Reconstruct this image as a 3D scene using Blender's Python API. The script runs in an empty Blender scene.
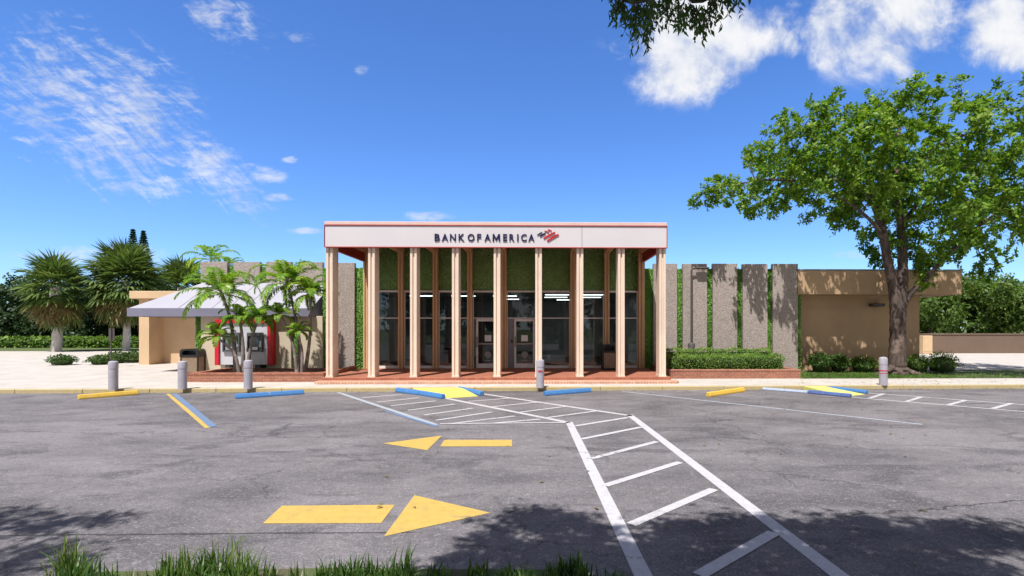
import bpy, bmesh, math, random
import numpy as np
from mathutils import Vector, Matrix, Euler

R = math.radians
random.seed(7)
SC = bpy.context.scene
COL = SC.collection

# ------------------------------------------------------------------ camera
FPX, CPX, CPY, CAMH, YAW = 520.0, 548.0, 328.0, 2.0, R(1.1)
cam_d = bpy.data.cameras.new('camera')
cam_d.sensor_width = 36.0
cam_d.lens = FPX / 1024 * 36
cam_d.shift_x = -(CPX - 512) / 1024
cam_d.shift_y = (CPY - 288) / 1024
cam_d.clip_start = 0.05
cam_d.clip_end = 5000
cam = bpy.data.objects.new('camera', cam_d)
COL.objects.link(cam)
cam.location = (0, 0, CAMH)
cam.rotation_euler = (R(90), 0, -YAW)
SC.camera = cam

# ------------------------------------------------------------------ world, sun, exposure
SUN_DIR = Vector((0.20, 0.49, -1.0)).normalized()      # the way the light travels
SUN_EL = math.asin(-SUN_DIR.z)
SUN_AZ = math.atan2(-SUN_DIR.x, -SUN_DIR.y)            # clockwise from +Y
SUN_STRENGTH, SKY_STRENGTH, EXPOSURE = 5.0, 0.104, 0.39
SC.view_settings.view_transform = 'Standard'
SC.view_settings.look = 'None'
SC.view_settings.gamma = 1
SC.view_settings.use_curve_mapping = False
SC.view_settings.exposure = EXPOSURE

sun_d = bpy.data.lights.new('sun', 'SUN')
sun_d.energy = SUN_STRENGTH
sun_d.angle = R(0.53)
sun_d.color = (1.0, 0.965, 0.915)
sun = bpy.data.objects.new('sun', sun_d)
COL.objects.link(sun)
sun.rotation_euler = SUN_DIR.to_track_quat('-Z', 'Y').to_euler()
sun.location = (-8, -20, 40)


class X:
    """A shader value: arithmetic on node sockets."""
    def __init__(s, nt, sock): s.nt, s.s = nt, sock
    def _m(s, op, *o):
        n = s.nt.nodes.new('ShaderNodeMath'); n.operation = op
        for i, v in enumerate((s,) + o):
            if isinstance(v, X): s.nt.links.new(v.s, n.inputs[i])
            else: n.inputs[i].default_value = v
        return X(s.nt, n.outputs[0])
    def __add__(s, o): return s._m('ADD', o)
    __radd__ = __add__
    def __sub__(s, o): return s._m('SUBTRACT', o)
    def __mul__(s, o): return s._m('MULTIPLY', o)
    __rmul__ = __mul__
    def __truediv__(s, o): return s._m('DIVIDE', o)
    def maxi(s, o): return s._m('MAXIMUM', o)
    def mini(s, o): return s._m('MINIMUM', o)
    def absv(s): return s._m('ABSOLUTE')
    def power(s, o): return s._m('POWER', o)
    def step(s, lo, hi, a=0.0, b=1.0):
        n = s.nt.nodes.new('ShaderNodeMapRange'); n.interpolation_type = 'SMOOTHSTEP'
        s.nt.links.new(s.s, n.inputs['Value'])
        n.inputs['From Min'].default_value = lo; n.inputs['From Max'].default_value = hi
        n.inputs['To Min'].default_value = a; n.inputs['To Max'].default_value = b
        return X(s.nt, n.outputs['Result'])


def combine(nt, x, y, z=0.0):
    n = nt.nodes.new('ShaderNodeCombineXYZ')
    for i, v in enumerate((x, y, z)):
        if isinstance(v, X): nt.links.new(v.s, n.inputs[i])
        else: n.inputs[i].default_value = v
    return n.outputs[0]


def noise(nt, vec, scale, detail=5.0, rough=0.55, dist=0.0, col=False):
    n = nt.nodes.new('ShaderNodeTexNoise')
    if vec is not None: nt.links.new(vec, n.inputs['Vector'])
    n.inputs['Scale'].default_value = scale; n.inputs['Detail'].default_value = detail
    n.inputs['Roughness'].default_value = rough; n.inputs['Distortion'].default_value = dist
    return X(nt, n.outputs[0]) if not col else n.outputs[1]


def separate(nt, sock):
    n = nt.nodes.new('ShaderNodeSeparateXYZ'); nt.links.new(sock, n.inputs[0])
    return [X(nt, n.outputs[i]) for i in range(3)]


def mixc(nt, fac, a, b, mode='MIX'):
    n = nt.nodes.new('ShaderNodeMix'); n.data_type = 'RGBA'; n.blend_type = mode
    if isinstance(fac, X): nt.links.new(fac.s, n.inputs[0])
    else: n.inputs[0].default_value = fac
    for k, v in ((6, a), (7, b)):
        if isinstance(v, (tuple, list)): n.inputs[k].default_value = (*v[:3], 1)
        else: nt.links.new(v, n.inputs[k])
    return n.outputs[2]


def build_world():
    w = bpy.data.worlds.new('World'); SC.world = w
    w.use_nodes = True
    nt = w.node_tree
    nt.nodes.clear()
    out = nt.nodes.new('ShaderNodeOutputWorld')
    sky = nt.nodes.new('ShaderNodeTexSky')
    sky.sky_type = 'NISHITA'; sky.sun_disc = False
    sky.sun_elevation = SUN_EL; sky.sun_rotation = SUN_AZ
    sky.altitude = 0; sky.air_density = 1.0; sky.dust_density = 0.35; sky.ozone_density = 2.6
    hsv = nt.nodes.new('ShaderNodeHueSaturation')
    hsv.inputs['Saturation'].default_value = 1.12
    hsv.inputs['Value'].default_value = 1.0
    nt.links.new(sky.outputs[0], hsv.inputs['Color'])
    tint = mixc(nt, 1.0, hsv.outputs[0], (0.84, 1.10, 1.56), 'MULTIPLY')
    bg = nt.nodes.new('ShaderNodeBackground'); bg.inputs[1].default_value = SKY_STRENGTH
    nt.links.new(tint, bg.inputs[0])
    # clouds, by direction of view in the sky
    tc = nt.nodes.new('ShaderNodeTexCoord')
    dx, dy, dz = separate(nt, tc.outputs['Generated'])
    front = dy.step(0.05, 0.2)
    dyc = dy.maxi(0.05)
    qx, qz = dx / dyc, dz / dyc
    up = dz.step(0.005, 0.03)

    def q(px, py):
        t, u = (px - CPX) / FPX, (CPY - py) / FPX
        c, s_ = math.cos(YAW), math.sin(YAW)
        k = c - t * s_
        return (t * c + s_) / k, u / k

    def blob(px, py, rx, ry, ang=0.0, inner=0.25):
        x0, z0 = q(px, py)
        ca, sa = math.cos(R(ang)), math.sin(R(ang))
        a, b = qx - x0, qz - z0
        u = (a * ca + b * sa) * (FPX / rx)
        v = (b * ca - a * sa) * (FPX / ry)
        d = (u * u + v * v).power(0.5)
        return d.step(inner, 1.0, 1.0, 0.0)

    qv = combine(nt, qx, qz)
    # cumulus
    cu = blob(694, 48, 118, 78, 8).maxi(blob(872, 10, 165, 98, -6)).maxi(blob(782, 44, 34, 30)).maxi(blob(1000, 30, 100, 74))
    n1 = noise(nt, qv, 5.0, 9, 0.6, 0.35)
    n2 = noise(nt, qv, 17.0, 6, 0.6, 0.2)
    dens = cu * 0.50 + (n1 - 0.5) * 2.3 + (n2 - 0.5) * 0.55
    cumulus = dens.step(0.10, 0.62) * cu.step(0.02, 0.42)
    # cirrus in streaks running down to the right
    ang = R(-38)
    ca, sa = math.cos(ang), math.sin(ang)
    su = qx * ca + qz * sa
    sv = qz * ca - qx * sa
    wob = noise(nt, qv, 3.0, 3, 0.5)
    sv2 = sv + (wob - 0.5) * 0.10
    cv = combine(nt, su * 2.2, sv2 * 7.5)
    n3 = noise(nt, cv, 5.6, 10, 0.68, 0.5)
    cv2 = combine(nt, qx * 1.6 + 4.0, qz * 5.0)
    n4 = noise(nt, cv2, 11.0, 8, 0.66, 0.4)
    ci = blob(118, 118, 125, 100, -38, 0.2).maxi(blob(215, 172, 105, 40, -36, 0.1)).maxi(blob(60, 90, 110, 100, 0, 0.2) * 0.8)
    ci = ci.maxi(blob(150, 185, 90, 22, 0, 0.1) * 0.95).maxi(blob(228, 18, 62, 40, -30, 0.1) * 0.9)
    d2 = ci * 0.42 + (n3 - 0.5) * 1.5 + (n4 - 0.5) * 1.25
    cirrus = d2.step(0.08, 0.80) * 0.76 * ci.step(0.0, 0.3)
    # small puffs and thin low bands
    pf = blob(265, 174, 32, 12, -8).maxi(blob(291, 160, 13, 6)).maxi(blob(362, 70, 12, 9)).maxi(blob(278, 198, 22, 7)).maxi(blob(300, 38, 26, 14, -20) * 0.6)
    pf = pf.maxi(blob(428, 216, 40, 9) * 1.0).maxi(blob(305, 231, 30, 6)).maxi(blob(860, 255, 60, 9) * 0.9).maxi(blob(90, 255, 120, 14) * 0.8).maxi(blob(335, 250, 40, 8) * 0.6)
    puffs = ((pf * 0.55 + (n4 - 0.5) * 1.5 + (n2 - 0.5) * 0.8).step(0.15, 0.8)) * 0.62 * pf.step(0.0, 0.4)
    allc = (cumulus.maxi(cirrus).maxi(puffs)) * front * up
    cc = mixc(nt, (n1 * 0.6 + n2 * 0.4).step(0.40, 0.62), (0.66, 0.72, 0.86), (0.96, 0.97, 1.0))
    bg2 = nt.nodes.new('ShaderNodeBackground'); bg2.inputs[1].default_value = 0.74
    nt.links.new(cc, bg2.inputs[0])
    mx = nt.nodes.new('ShaderNodeMixShader')
    nt.links.new(allc.s, mx.inputs[0]); nt.links.new(bg.outputs[0], mx.inputs[1]); nt.links.new(bg2.outputs[0], mx.inputs[2])
    # unseen grey-white cloud added overhead and behind, to neutralise the sky fill
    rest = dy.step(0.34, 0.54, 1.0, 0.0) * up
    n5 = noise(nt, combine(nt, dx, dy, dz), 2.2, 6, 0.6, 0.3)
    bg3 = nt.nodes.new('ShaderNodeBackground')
    nt.links.new(dz.step(0.15, 0.9, 2.3, 0.75).s, bg3.inputs[1])  # brighter low down, to lift the shade under the portico
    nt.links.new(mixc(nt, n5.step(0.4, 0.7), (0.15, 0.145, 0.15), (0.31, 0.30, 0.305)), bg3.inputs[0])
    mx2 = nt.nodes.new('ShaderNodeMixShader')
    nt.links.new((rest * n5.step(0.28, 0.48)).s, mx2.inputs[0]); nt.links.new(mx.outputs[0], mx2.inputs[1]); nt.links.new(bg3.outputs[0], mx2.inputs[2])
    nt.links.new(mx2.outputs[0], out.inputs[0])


build_world()
try:
    SC.cycles.max_bounces = 10
    SC.cycles.diffuse_bounces = 7
    SC.cycles.transparent_max_bounces = 12
    SC.cycles.use_denoising = True
except Exception:
    pass

# ------------------------------------------------------------------ surveying helpers
CA, SA = math.cos(YAW), math.sin(YAW)


def ray(px, py):
    t, u = (px - CPX) / FPX, (CPY - py) / FPX
    return t * CA + SA, CA - t * SA, u


def at(px, py, Y):
    x, y, u = ray(px, py); s = Y / y
    return Vector((x * s, Y, CAMH + u * s))


def gx(px, Y): return at(px, CPY, Y).x
def gz(py, Y, px=CPX): return at(px, py, Y).z


def gnd(px, py, z=0.0):
    x, y, u = ray(px, py); s = (z - CAMH) / u
    return Vector((x * s, y * s, z))


# ------------------------------------------------------------------ materials
MATS = {}


def new_mat(name):
    m = bpy.data.materials.new(name); m.use_nodes = True
    MATS[name] = m
    nt = m.node_tree
    b = nt.nodes['Principled BSDF']
    return m, nt, b


def pos(nt):
    g = nt.nodes.new('ShaderNodeNewGeometry')
    return g.outputs['Position']


def set_bump(nt, b, h, strength, dist):
    bp = nt.nodes.new('ShaderNodeBump')
    bp.inputs['Strength'].default_value = strength; bp.inputs['Distance'].default_value = dist
    nt.links.new(h.s, bp.inputs['Height']); nt.links.new(bp.outputs[0], b.inputs['Normal'])


def surf(name, c1, c2=None, scale=3.0, rough=0.7, bump=0.0, bscale=80.0, bdist=0.004, metal=0.0, spec=0.35, speck=0.0, speck_scale=120.0):
    m, nt, b = new_mat(name)
    p = pos(nt)
    c2 = c2 or tuple(v * 0.82 for v in c1)
    n = noise(nt, p, scale, 7, 0.62)
    col = mixc(nt, n.step(0.3, 0.7), c1, c2)
    if speck:
        k = noise(nt, p, speck_scale, 2, 0.5)
        col = mixc(nt, k.step(0.52, 0.7) * speck, col, tuple(v * 0.45 for v in c1))
    nt.links.new(col, b.inputs['Base Color'])
    b.inputs['Roughness'].default_value = rough
    b.inputs['Metallic'].default_value = metal
    b.inputs['Specular IOR Level'].default_value = spec
    if bump:
        set_bump(nt, b, noise(nt, p, bscale, 4, 0.6), bump, bdist)
    return m


def leafmat(name, cols, transl=0.3, rough=0.5):
    """cols: dark, mid, light leaf colours; each leaf takes its own."""
    m, nt, b = new_mat(name)
    g = nt.nodes.new('ShaderNodeNewGeometry')
    rmp = nt.nodes.new('ShaderNodeValToRGB')
    e = rmp.color_ramp.elements
    e[0].position = 0.0; e[0].color = (*cols[0], 1)
    e[1].position = 1.0; e[1].color = (*cols[-1], 1)
    for k, c in enumerate(cols[1:-1]):
        q = e.new((k + 1) / (len(cols) - 1)); q.color = (*c, 1)
    nn = noise(nt, g.outputs['Position'], 1.1, 3, 0.6)
    v = X(nt, g.outputs['Random Per Island']) * 0.6 + (nn.step(0.3, 0.7)) * 0.4
    nt.links.new(v.s, rmp.inputs[0])
    nt.links.new(rmp.outputs[0], b.inputs['Base Color'])
    b.inputs['Roughness'].default_value = rough
    b.inputs['Specular IOR Level'].default_value = 0.35
    tr = nt.nodes.new('ShaderNodeBsdfTranslucent')
    lt = mixc(nt, 1.0, rmp.outputs[0], (1.25, 1.35, 0.6), 'MULTIPLY')
    nt.links.new(lt, tr.inputs[0])
    mx = nt.nodes.new('ShaderNodeMixShader'); mx.inputs[0].default_value = transl
    nt.links.new(b.outputs[0], mx.inputs[1]); nt.links.new(tr.outputs[0], mx.inputs[2])
    nt.links.new(mx.outputs[0], nt.nodes['Material Output'].inputs[0])
    return m


def cracks(nt, p):
    x, y, z = separate(nt, p)
    a = noise(nt, p, 1.7, 5, 0.7); b = noise(nt, combine(nt, y, x, 5.0), 1.7, 5, 0.7)
    v = combine(nt, x + (a - 0.5) * 0.9, y + (b - 0.5) * 0.9)
    vo = nt.nodes.new('ShaderNodeTexVoronoi'); vo.feature = 'DISTANCE_TO_EDGE'; vo.inputs['Scale'].default_value = 0.62
    nt.links.new(v, vo.inputs['Vector'])
    big = X(nt, vo.outputs[0]).step(0.002, 0.012, 1.0, 0.0) * noise(nt, p, 0.33, 3, 0.5).step(0.46, 0.58)
    vo2 = nt.nodes.new('ShaderNodeTexVoronoi'); vo2.feature = 'DISTANCE_TO_EDGE'; vo2.inputs['Scale'].default_value = 3.1
    nt.links.new(v, vo2.inputs['Vector'])
    net = X(nt, vo2.outputs[0]).step(0.004, 0.025, 1.0, 0.0) * noise(nt, combine(nt, x, y, 21.0), 0.45, 3, 0.5).step(0.60, 0.70)
    return big.maxi(net * 0.45)


def asphalt_mat():
    m, nt, b = new_mat('asphalt')
    p = pos(nt)
    x, y, z = separate(nt, p)
    pv = combine(nt, x * 0.55, y)
    big = noise(nt, pv, 0.34, 6, 0.62, 0.5)
    mid = noise(nt, combine(nt, x * 0.75, y * 1.1), 1.3, 9, 0.72, 0.4)
    peb = noise(nt, p, 13.0, 5, 0.75)
    grit = noise(nt, p, 42.0, 3, 0.75)
    fine = noise(nt, p, 150.0, 2, 0.6)
    col = mixc(nt, big.step(0.34, 0.66), (0.092, 0.086, 0.094), (0.190, 0.176, 0.187))
    col = mixc(nt, mid.step(0.40, 0.76) * 0.6, col, (0.26, 0.24, 0.252))
    col = mixc(nt, mid.step(0.30, 0.46, 1.0, 0.0) * 0.6, col, (0.070, 0.066, 0.074))
    # tyre-polished lane stains and oil drips
    oil = noise(nt, combine(nt, x * 0.8, y * 1.9, 3.0), 0.8, 5, 0.6, 0.8)
    col = mixc(nt, oil.step(0.52, 0.66) * 0.7, col, (0.068, 0.064, 0.072))
    col = mixc(nt, peb.step(0.52, 0.72) * 0.7, col, (0.32, 0.297, 0.308))
    col = mixc(nt, peb.step(0.48, 0.30) * 0.65, col, (0.085, 0.08, 0.086))
    col = mixc(nt, grit.step(0.52, 0.74) * 0.72, col, (0.46, 0.425, 0.44))
    col = mixc(nt, grit.step(0.46, 0.28) * 0.6, col, (0.06, 0.057, 0.06))
    # pale scuffs and flecks of old paint
    scf = noise(nt, combine(nt, x * 0.9, y * 3.0, 9.0), 2.6, 6, 0.7)
    col = mixc(nt, scf.step(0.66, 0.74) * 0.7, col, (0.44, 0.41, 0.42))
    # paving seam and wandering cracks
    wob = noise(nt, p, 1.3, 5, 0.7)
    seam = ((y + (wob - 0.5) * 0.09 - 5.12).absv()).step(0.005, 0.022, 1.0, 0.0) * x.step(-0.9, -1.4)
    seam = seam.maxi(((y + (wob - 0.5) * 0.5 - x * 0.22 - 4.72).absv()).step(0.006, 0.02, 1.0, 0.0) * x.step(2.9, 3.4))
    w2 = noise(nt, combine(nt, x, y, 7.0), 0.8, 5, 0.65)
    seam = seam.maxi(((y + (w2 - 0.5) * 1.8 - 9.3 + x * 0.1).absv()).step(0.004, 0.025, 1.0, 0.0) * x.step(-0.5, 1.0, 0.6, 0.0))
    seam = seam.maxi(((x + (w2 - 0.5) * 2.0 - 5.2 + y * 0.12).absv()).step(0.004, 0.022, 1.0, 0.0) * y.step(7.0, 8.0) * 0.6)
    seam = seam.maxi(cracks(nt, p) * 0.55)
    col = mixc(nt, seam * 0.75, col, (0.022, 0.021, 0.023))
    nt.links.new(col, b.inputs['Base Color'])
    b.inputs['Roughness'].default_value = 0.86
    b.inputs['Specular IOR Level'].default_value = 0.3
    set_bump(nt, b, grit * 0.9 + fine * 0.4 + peb * 0.4 - seam * 1.5, 0.7, 0.009)
    return m


def paint_mat(name, c, wear=0.5, worn=(0.17, 0.155, 0.155)):
    m, nt, b = new_mat(name)
    p = pos(nt)
    grit = noise(nt, p, 60.0, 3, 0.7)
    big = noise(nt, p, 2.2, 6, 0.65)
    k = (grit - 0.5) * 1.6 + (big - 0.5) * 1.3
    f = k.step(0.42 - wear * 0.45, 0.9 - wear * 0.3).maxi(cracks(nt, p))
    dirt = mixc(nt, noise(nt, p, 9.0, 5, 0.6).step(0.35, 0.75) * 0.28, c, tuple(v * 0.5 for v in c))
    dirt = mixc(nt, grit.step(0.48, 0.30) * 0.55, dirt, worn)
    nt.links.new(mixc(nt, f * 0.85, dirt, worn), b.inputs['Base Color'])
    b.inputs['Roughness'].default_value = 0.7
    set_bump(nt, b, grit, 0.35, 0.004)
    return m


def brick_mat(name, c1, c2, mortar, w, h, floor=False, msize=0.01):
    m, nt, b = new_mat(name)
    p = pos(nt)
    x, y, z = separate(nt, p)
    v = combine(nt, x, y) if floor else combine(nt, x + y, z)
    br = nt.nodes.new('ShaderNodeTexBrick')
    nt.links.new(v, br.inputs['Vector'])
    br.inputs['Color1'].default_value = (*c1, 1); br.inputs['Color2'].default_value = (*c2, 1)
    br.inputs['Mortar'].default_value = (*mortar, 1)
    br.inputs['Scale'].default_value = 1.0
    br.inputs['Brick Width'].default_value = w; br.inputs['Row Height'].default_value = h
    br.inputs['Mortar Size'].default_value = msize; br.inputs['Mortar Smooth'].default_value = 0.3
    n = noise(nt, p, 5.0, 6, 0.65)
    col = mixc(nt, n.step(0.3, 0.75) * 0.55, br.outputs[0], tuple(v_ * 0.5 for v_ in c1))
    nt.links.new(col, b.inputs['Base Color'])
    b.inputs['Roughness'].default_value = 0.8
    set_bump(nt, b, X(nt, br.outputs[1]) * -1.0 + noise(nt, p, 70, 3) * 0.4, 0.5, 0.006)
    return m


def aggregate_mat():
    m, nt, b = new_mat('exposed_aggregate')
    p = pos(nt)
    x, y, z = separate(nt, p)
    vo = nt.nodes.new('ShaderNodeTexVoronoi'); vo.inputs['Scale'].default_value = 42.0
    nt.links.new(p, vo.inputs['Vector'])
    hue = separate(nt, vo.outputs['Color'])[0]
    rmp = nt.nodes.new('ShaderNodeValToRGB')
    e = rmp.color_ramp.elements
    e[0].color = (0.19, 0.155, 0.138, 1); e[1].color = (0.47, 0.415, 0.385, 1)
    for t, c in ((0.3, (0.28, 0.235, 0.21)), (0.55, (0.34, 0.295, 0.27)), (0.8, (0.38, 0.32, 0.29))):
        q = e.new(t); q.color = (*c, 1)
    nt.links.new(hue.s, rmp.inputs[0])
    # weather streaks running down
    st = noise(nt, combine(nt, x * 5.0, y * 5.0, z * 0.35), 1.6, 6, 0.6)
    col = mixc(nt, st.step(0.5, 0.75) * 0.35, rmp.outputs[0], (0.24, 0.195, 0.165))
    nt.links.new(col, b.inputs['Base Color'])
    b.inputs['Roughness'].default_value = 0.85
    set_bump(nt, b, X(nt, vo.outputs['Distance']) * -1.0, 0.5, 0.006)
    return m


def glass_mat(name, tint, refl=1.0):
    m, nt, b = new_mat(name)
    nt.nodes.remove(b)
    tr = nt.nodes.new('ShaderNodeBsdfTransparent'); tr.inputs[0].default_value = (*tint, 1)
    gl = nt.nodes.new('ShaderNodeBsdfGlossy'); gl.inputs['Roughness'].default_value = 0.01
    gl.inputs['Color'].default_value = (refl, refl, refl, 1)
    fr = nt.nodes.new('ShaderNodeFresnel'); fr.inputs[0].default_value = 1.55
    mx = nt.nodes.new('ShaderNodeMixShader')
    nt.links.new(fr.outputs[0], mx.inputs[0]); nt.links.new(tr.outputs[0], mx.inputs[1]); nt.links.new(gl.outputs[0], mx.inputs[2])
    nt.links.new(mx.outputs[0], nt.nodes['Material Output'].inputs[0])
    return m


def emit_mat(name, c, s):
    m, nt, b = new_mat(name)
    b.inputs['Emission Color'].default_value = (*c, 1); b.inputs['Emission Strength'].default_value = s
    b.inputs['Base Color'].default_value = (0.8, 0.8, 0.8, 1)
    return m


def concrete_mat():
    m, nt, b = new_mat('concrete_paving')
    p = pos(nt)
    x, y, z = separate(nt, p)
    n = noise(nt, p, 1.2, 7, 0.65)
    g = noise(nt, p, 90, 3, 0.6)
    col = mixc(nt, n.step(0.3, 0.7), (0.54, 0.495, 0.46), (0.44, 0.405, 0.375))
    sp = noise(nt, p, 4.0, 6, 0.7)
    col = mixc(nt, sp.step(0.6, 0.75) * 0.35, col, (0.32, 0.29, 0.26))
    fx = nt.nodes.new('ShaderNodeMath'); fx.operation = 'PINGPONG'
    nt.links.new(x.s, fx.inputs[0]); fx.inputs[1].default_value = 0.9
    j = X(nt, fx.outputs[0]).step(0.006, 0.016, 1.0, 0.0)
    col = mixc(nt, j * 0.55, col, (0.2, 0.18, 0.16))
    col = mixc(nt, g.step(0.55, 0.75) * 0.25, col, (0.35, 0.32, 0.29))
    nt.links.new(col, b.inputs['Base Color'])
    b.inputs['Roughness'].default_value = 0.85
    set_bump(nt, b, g * 0.5 - j, 0.3, 0.004)
    return m


def bark_mat(name, c1, c2):
    m, nt, b = new_mat(name)
    p = pos(nt)
    x, y, z = separate(nt, p)
    n = noise(nt, combine(nt, x * 3.0, y * 3.0, z * 0.7), 3.0, 8, 0.65, 0.4)
    pt = noise(nt, p, 2.6, 4, 0.6)
    col = mixc(nt, n.step(0.35, 0.65), c1, c2)
    col = mixc(nt, pt.step(0.56, 0.66) * 0.55, col, tuple(min(1, v * 2.3) for v in c1))
    nt.links.new(col, b.inputs['Base Color'])
    b.inputs['Roughness'].default_value = 0.9
    set_bump(nt, b, n, 0.8, 0.03)
    return m


def stucco_mat(name, c, streak=0.25):
    m, nt, b = new_mat(name)
    p = pos(nt)
    x, y, z = separate(nt, p)
    n = noise(nt, p, 0.8, 6, 0.6)
    st = noise(nt, combine(nt, x * 3.0, y * 3.0, z * 0.22), 1.5, 6, 0.62)
    col = mixc(nt, n.step(0.3, 0.7), c, tuple(v * 0.88 for v in c))
    col = mixc(nt, st.step(0.5, 0.78) * streak, col, tuple(v * 0.6 for v in c))
    nt.links.new(col, b.inputs['Base Color'])
    b.inputs['Roughness'].default_value = 0.85
    set_bump(nt, b, noise(nt, p, 130, 3, 0.6), 0.25, 0.004)
    return m


M_ASPHALT = asphalt_mat()
M_CONC = concrete_mat()
M_CURB = paint_mat('curb_paint', (0.47, 0.375, 0.18), 0.95, (0.44, 0.39, 0.32))
M_WHITE_P = paint_mat('white_road_paint', (0.54, 0.525, 0.56), 0.6)
M_YEL_P = paint_mat('yellow_road_paint', (0.57, 0.385, 0.085), 0.7)
M_BLUE_P = paint_mat('blue_road_paint', (0.13, 0.21, 0.37), 0.95, (0.22, 0.21, 0.23))
M_PALE_P = paint_mat('pale_blue_road_paint', (0.38, 0.42, 0.48), 0.8, (0.24, 0.23, 0.24))
M_PAD = paint_mat('yellow_ramp_paint', (0.74, 0.66, 0.12), 0.35, (0.6, 0.55, 0.3))
M_STOP_B = paint_mat('blue_stop_paint', (0.05, 0.20, 0.50), 0.45, (0.22, 0.30, 0.44))
M_STOP_Y = paint_mat('yellow_stop_paint', (0.72, 0.46, 0.05), 0.45, (0.45, 0.4, 0.32))
M_LAWN = surf('lawn_soil', (0.07, 0.12, 0.03), (0.10, 0.085, 0.05), 2.0, 0.95)
M_TERRAIN = surf('terrain_grass', (0.07, 0.12, 0.035), (0.11, 0.13, 0.05), 0.3, 0.95)
M_MULCH = surf('mulch', (0.13, 0.05, 0.03), (0.07, 0.03, 0.02), 9.0, 0.95, 0.8, 60, 0.03)
M_COLUMN = stucco_mat('column_paint', (0.78, 0.63, 0.515), 0.0)
M_PILASTER = stucco_mat('pilaster_paint', (0.60, 0.38, 0.21), 0.0)
M_FASCIA = surf('white_panel', (0.64, 0.605, 0.635), (0.61, 0.575, 0.605), 0.7, 0.42)
M_COPING = surf('pink_coping', (0.70, 0.50, 0.46), (0.64, 0.46, 0.42), 2.0, 0.6)
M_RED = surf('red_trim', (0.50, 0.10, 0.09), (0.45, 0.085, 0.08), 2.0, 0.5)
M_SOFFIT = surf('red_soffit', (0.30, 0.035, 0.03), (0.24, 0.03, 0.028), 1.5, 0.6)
M_AGG = aggregate_mat()
M_BACKWALL = stucco_mat('grey_stucco', (0.38, 0.35, 0.30), 0.2)
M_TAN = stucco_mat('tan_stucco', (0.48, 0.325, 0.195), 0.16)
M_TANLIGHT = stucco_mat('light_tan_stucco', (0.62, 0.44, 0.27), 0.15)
M_PAVER = brick_mat('red_paver', (0.42, 0.15, 0.085), (0.33, 0.11, 0.065), (0.26, 0.16, 0.12), 0.2, 0.1, True, 0.006)
M_BRICK = brick_mat('red_brick', (0.40, 0.145, 0.085), (0.28, 0.09, 0.055), (0.34, 0.24, 0.18), 0.21, 0.075)
M_SOLDIER = brick_mat('step_brick', (0.66, 0.38, 0.27), (0.52, 0.27, 0.18), (0.30, 0.19, 0.14), 0.10, 0.4, False, 0.012)
M_ROOF = surf('roof_membrane', (0.45, 0.44, 0.42), None, 1.0, 0.9)
M_AWN = surf('awning_metal', (0.39, 0.385, 0.445), (0.36, 0.355, 0.41), 0.7, 0.55)
M_AWN_EDGE = surf('awning_edge', (0.20, 0.197, 0.27), (0.175, 0.172, 0.24), 1.0, 0.5)
M_ALU = surf('storefront_frame', (0.70, 0.68, 0.66), (0.62, 0.60, 0.58), 4.0, 0.45)
M_GLASS = glass_mat('storefront_glass', (0.60, 0.66, 0.68))
M_DOORG = glass_mat('door_glass', (0.34, 0.36, 0.37))
M_DARKPANEL = surf('grey_door_panel', (0.25, 0.25, 0.27), None, 3.0, 0.5)
M_INFLOOR = surf('interior_floor', (0.10, 0.09, 0.08), None, 3.0, 0.6)
M_INWALL = surf('interior_wall', (0.55, 0.56, 0.55), None, 0.8, 0.8)
M_INCEIL = surf('interior_ceiling', (0.62, 0.62, 0.60), None, 0.8, 0.9)
M_WOOD = surf('dark_wood', (0.20, 0.085, 0.04), (0.12, 0.05, 0.03), 6.0, 0.45)
M_FLUOR = emit_mat('fluorescent', (1.0, 0.97, 0.9), 5.0)
M_NAVY = surf('navy_letter', (0.012, 0.014, 0.075), None, 2.0, 0.35)
M_LOGORED = surf('logo_red', (0.55, 0.02, 0.03), None, 2.0, 0.4)
M_BOLL = surf('bollard_grey', (0.42, 0.40, 0.46), (0.35, 0.335, 0.395), 5.0, 0.6, 0.3, 50, 0.004)
M_BLACK = surf('black_plastic', (0.018, 0.018, 0.02), None, 3.0, 0.45)
M_PEBBLE = surf('can_panel', (0.30, 0.22, 0.15), (0.20, 0.14, 0.1), 20.0, 0.8, 0.5, 90, 0.01, speck=0.6)
M_ATMRED = surf('machine_red', (0.55, 0.015, 0.03), None, 2.0, 0.4)
M_ATMWHITE = surf('machine_white', (0.55, 0.55, 0.60), None, 1.5, 0.45)
M_ATMGREY = surf('machine_grey', (0.10, 0.105, 0.115), None, 3.0, 0.4)
M_SCREEN = surf('screen', (0.14, 0.19, 0.22), (0.06, 0.08, 0.1), 8.0, 0.15)
M_STEEL = surf('steel_keys', (0.45, 0.46, 0.48), None, 6.0, 0.35, metal=0.7)
M_POLE = surf('lamp_paint', (0.085, 0.075, 0.075), None, 3.0, 0.5)
M_PAPER = surf('paper', (0.75, 0.76, 0.78), None, 3.0, 0.7)
M_CHROME = surf('brushed_metal', (0.5, 0.5, 0.5), None, 6.0, 0.3, metal=0.9)
M_BARK = bark_mat('tree_bark', (0.125, 0.09, 0.075), (0.045, 0.031, 0.026))
M_BARK2 = bark_mat('dark_bark', (0.10, 0.08, 0.065), (0.05, 0.038, 0.03))
M_PALMTR = bark_mat('palm_trunk', (0.24, 0.20, 0.185), (0.15, 0.12, 0.11))
M_SABALTR = bark_mat('sabal_trunk', (0.52, 0.50, 0.48), (0.40, 0.38, 0.36))
M_SHAFT = surf('palm_crownshaft', (0.16, 0.22, 0.06), None, 5.0, 0.5)
M_STALK = surf('frond_stalk', (0.17, 0.23, 0.05), (0.25, 0.24, 0.07), 4.0, 0.5)
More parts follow.
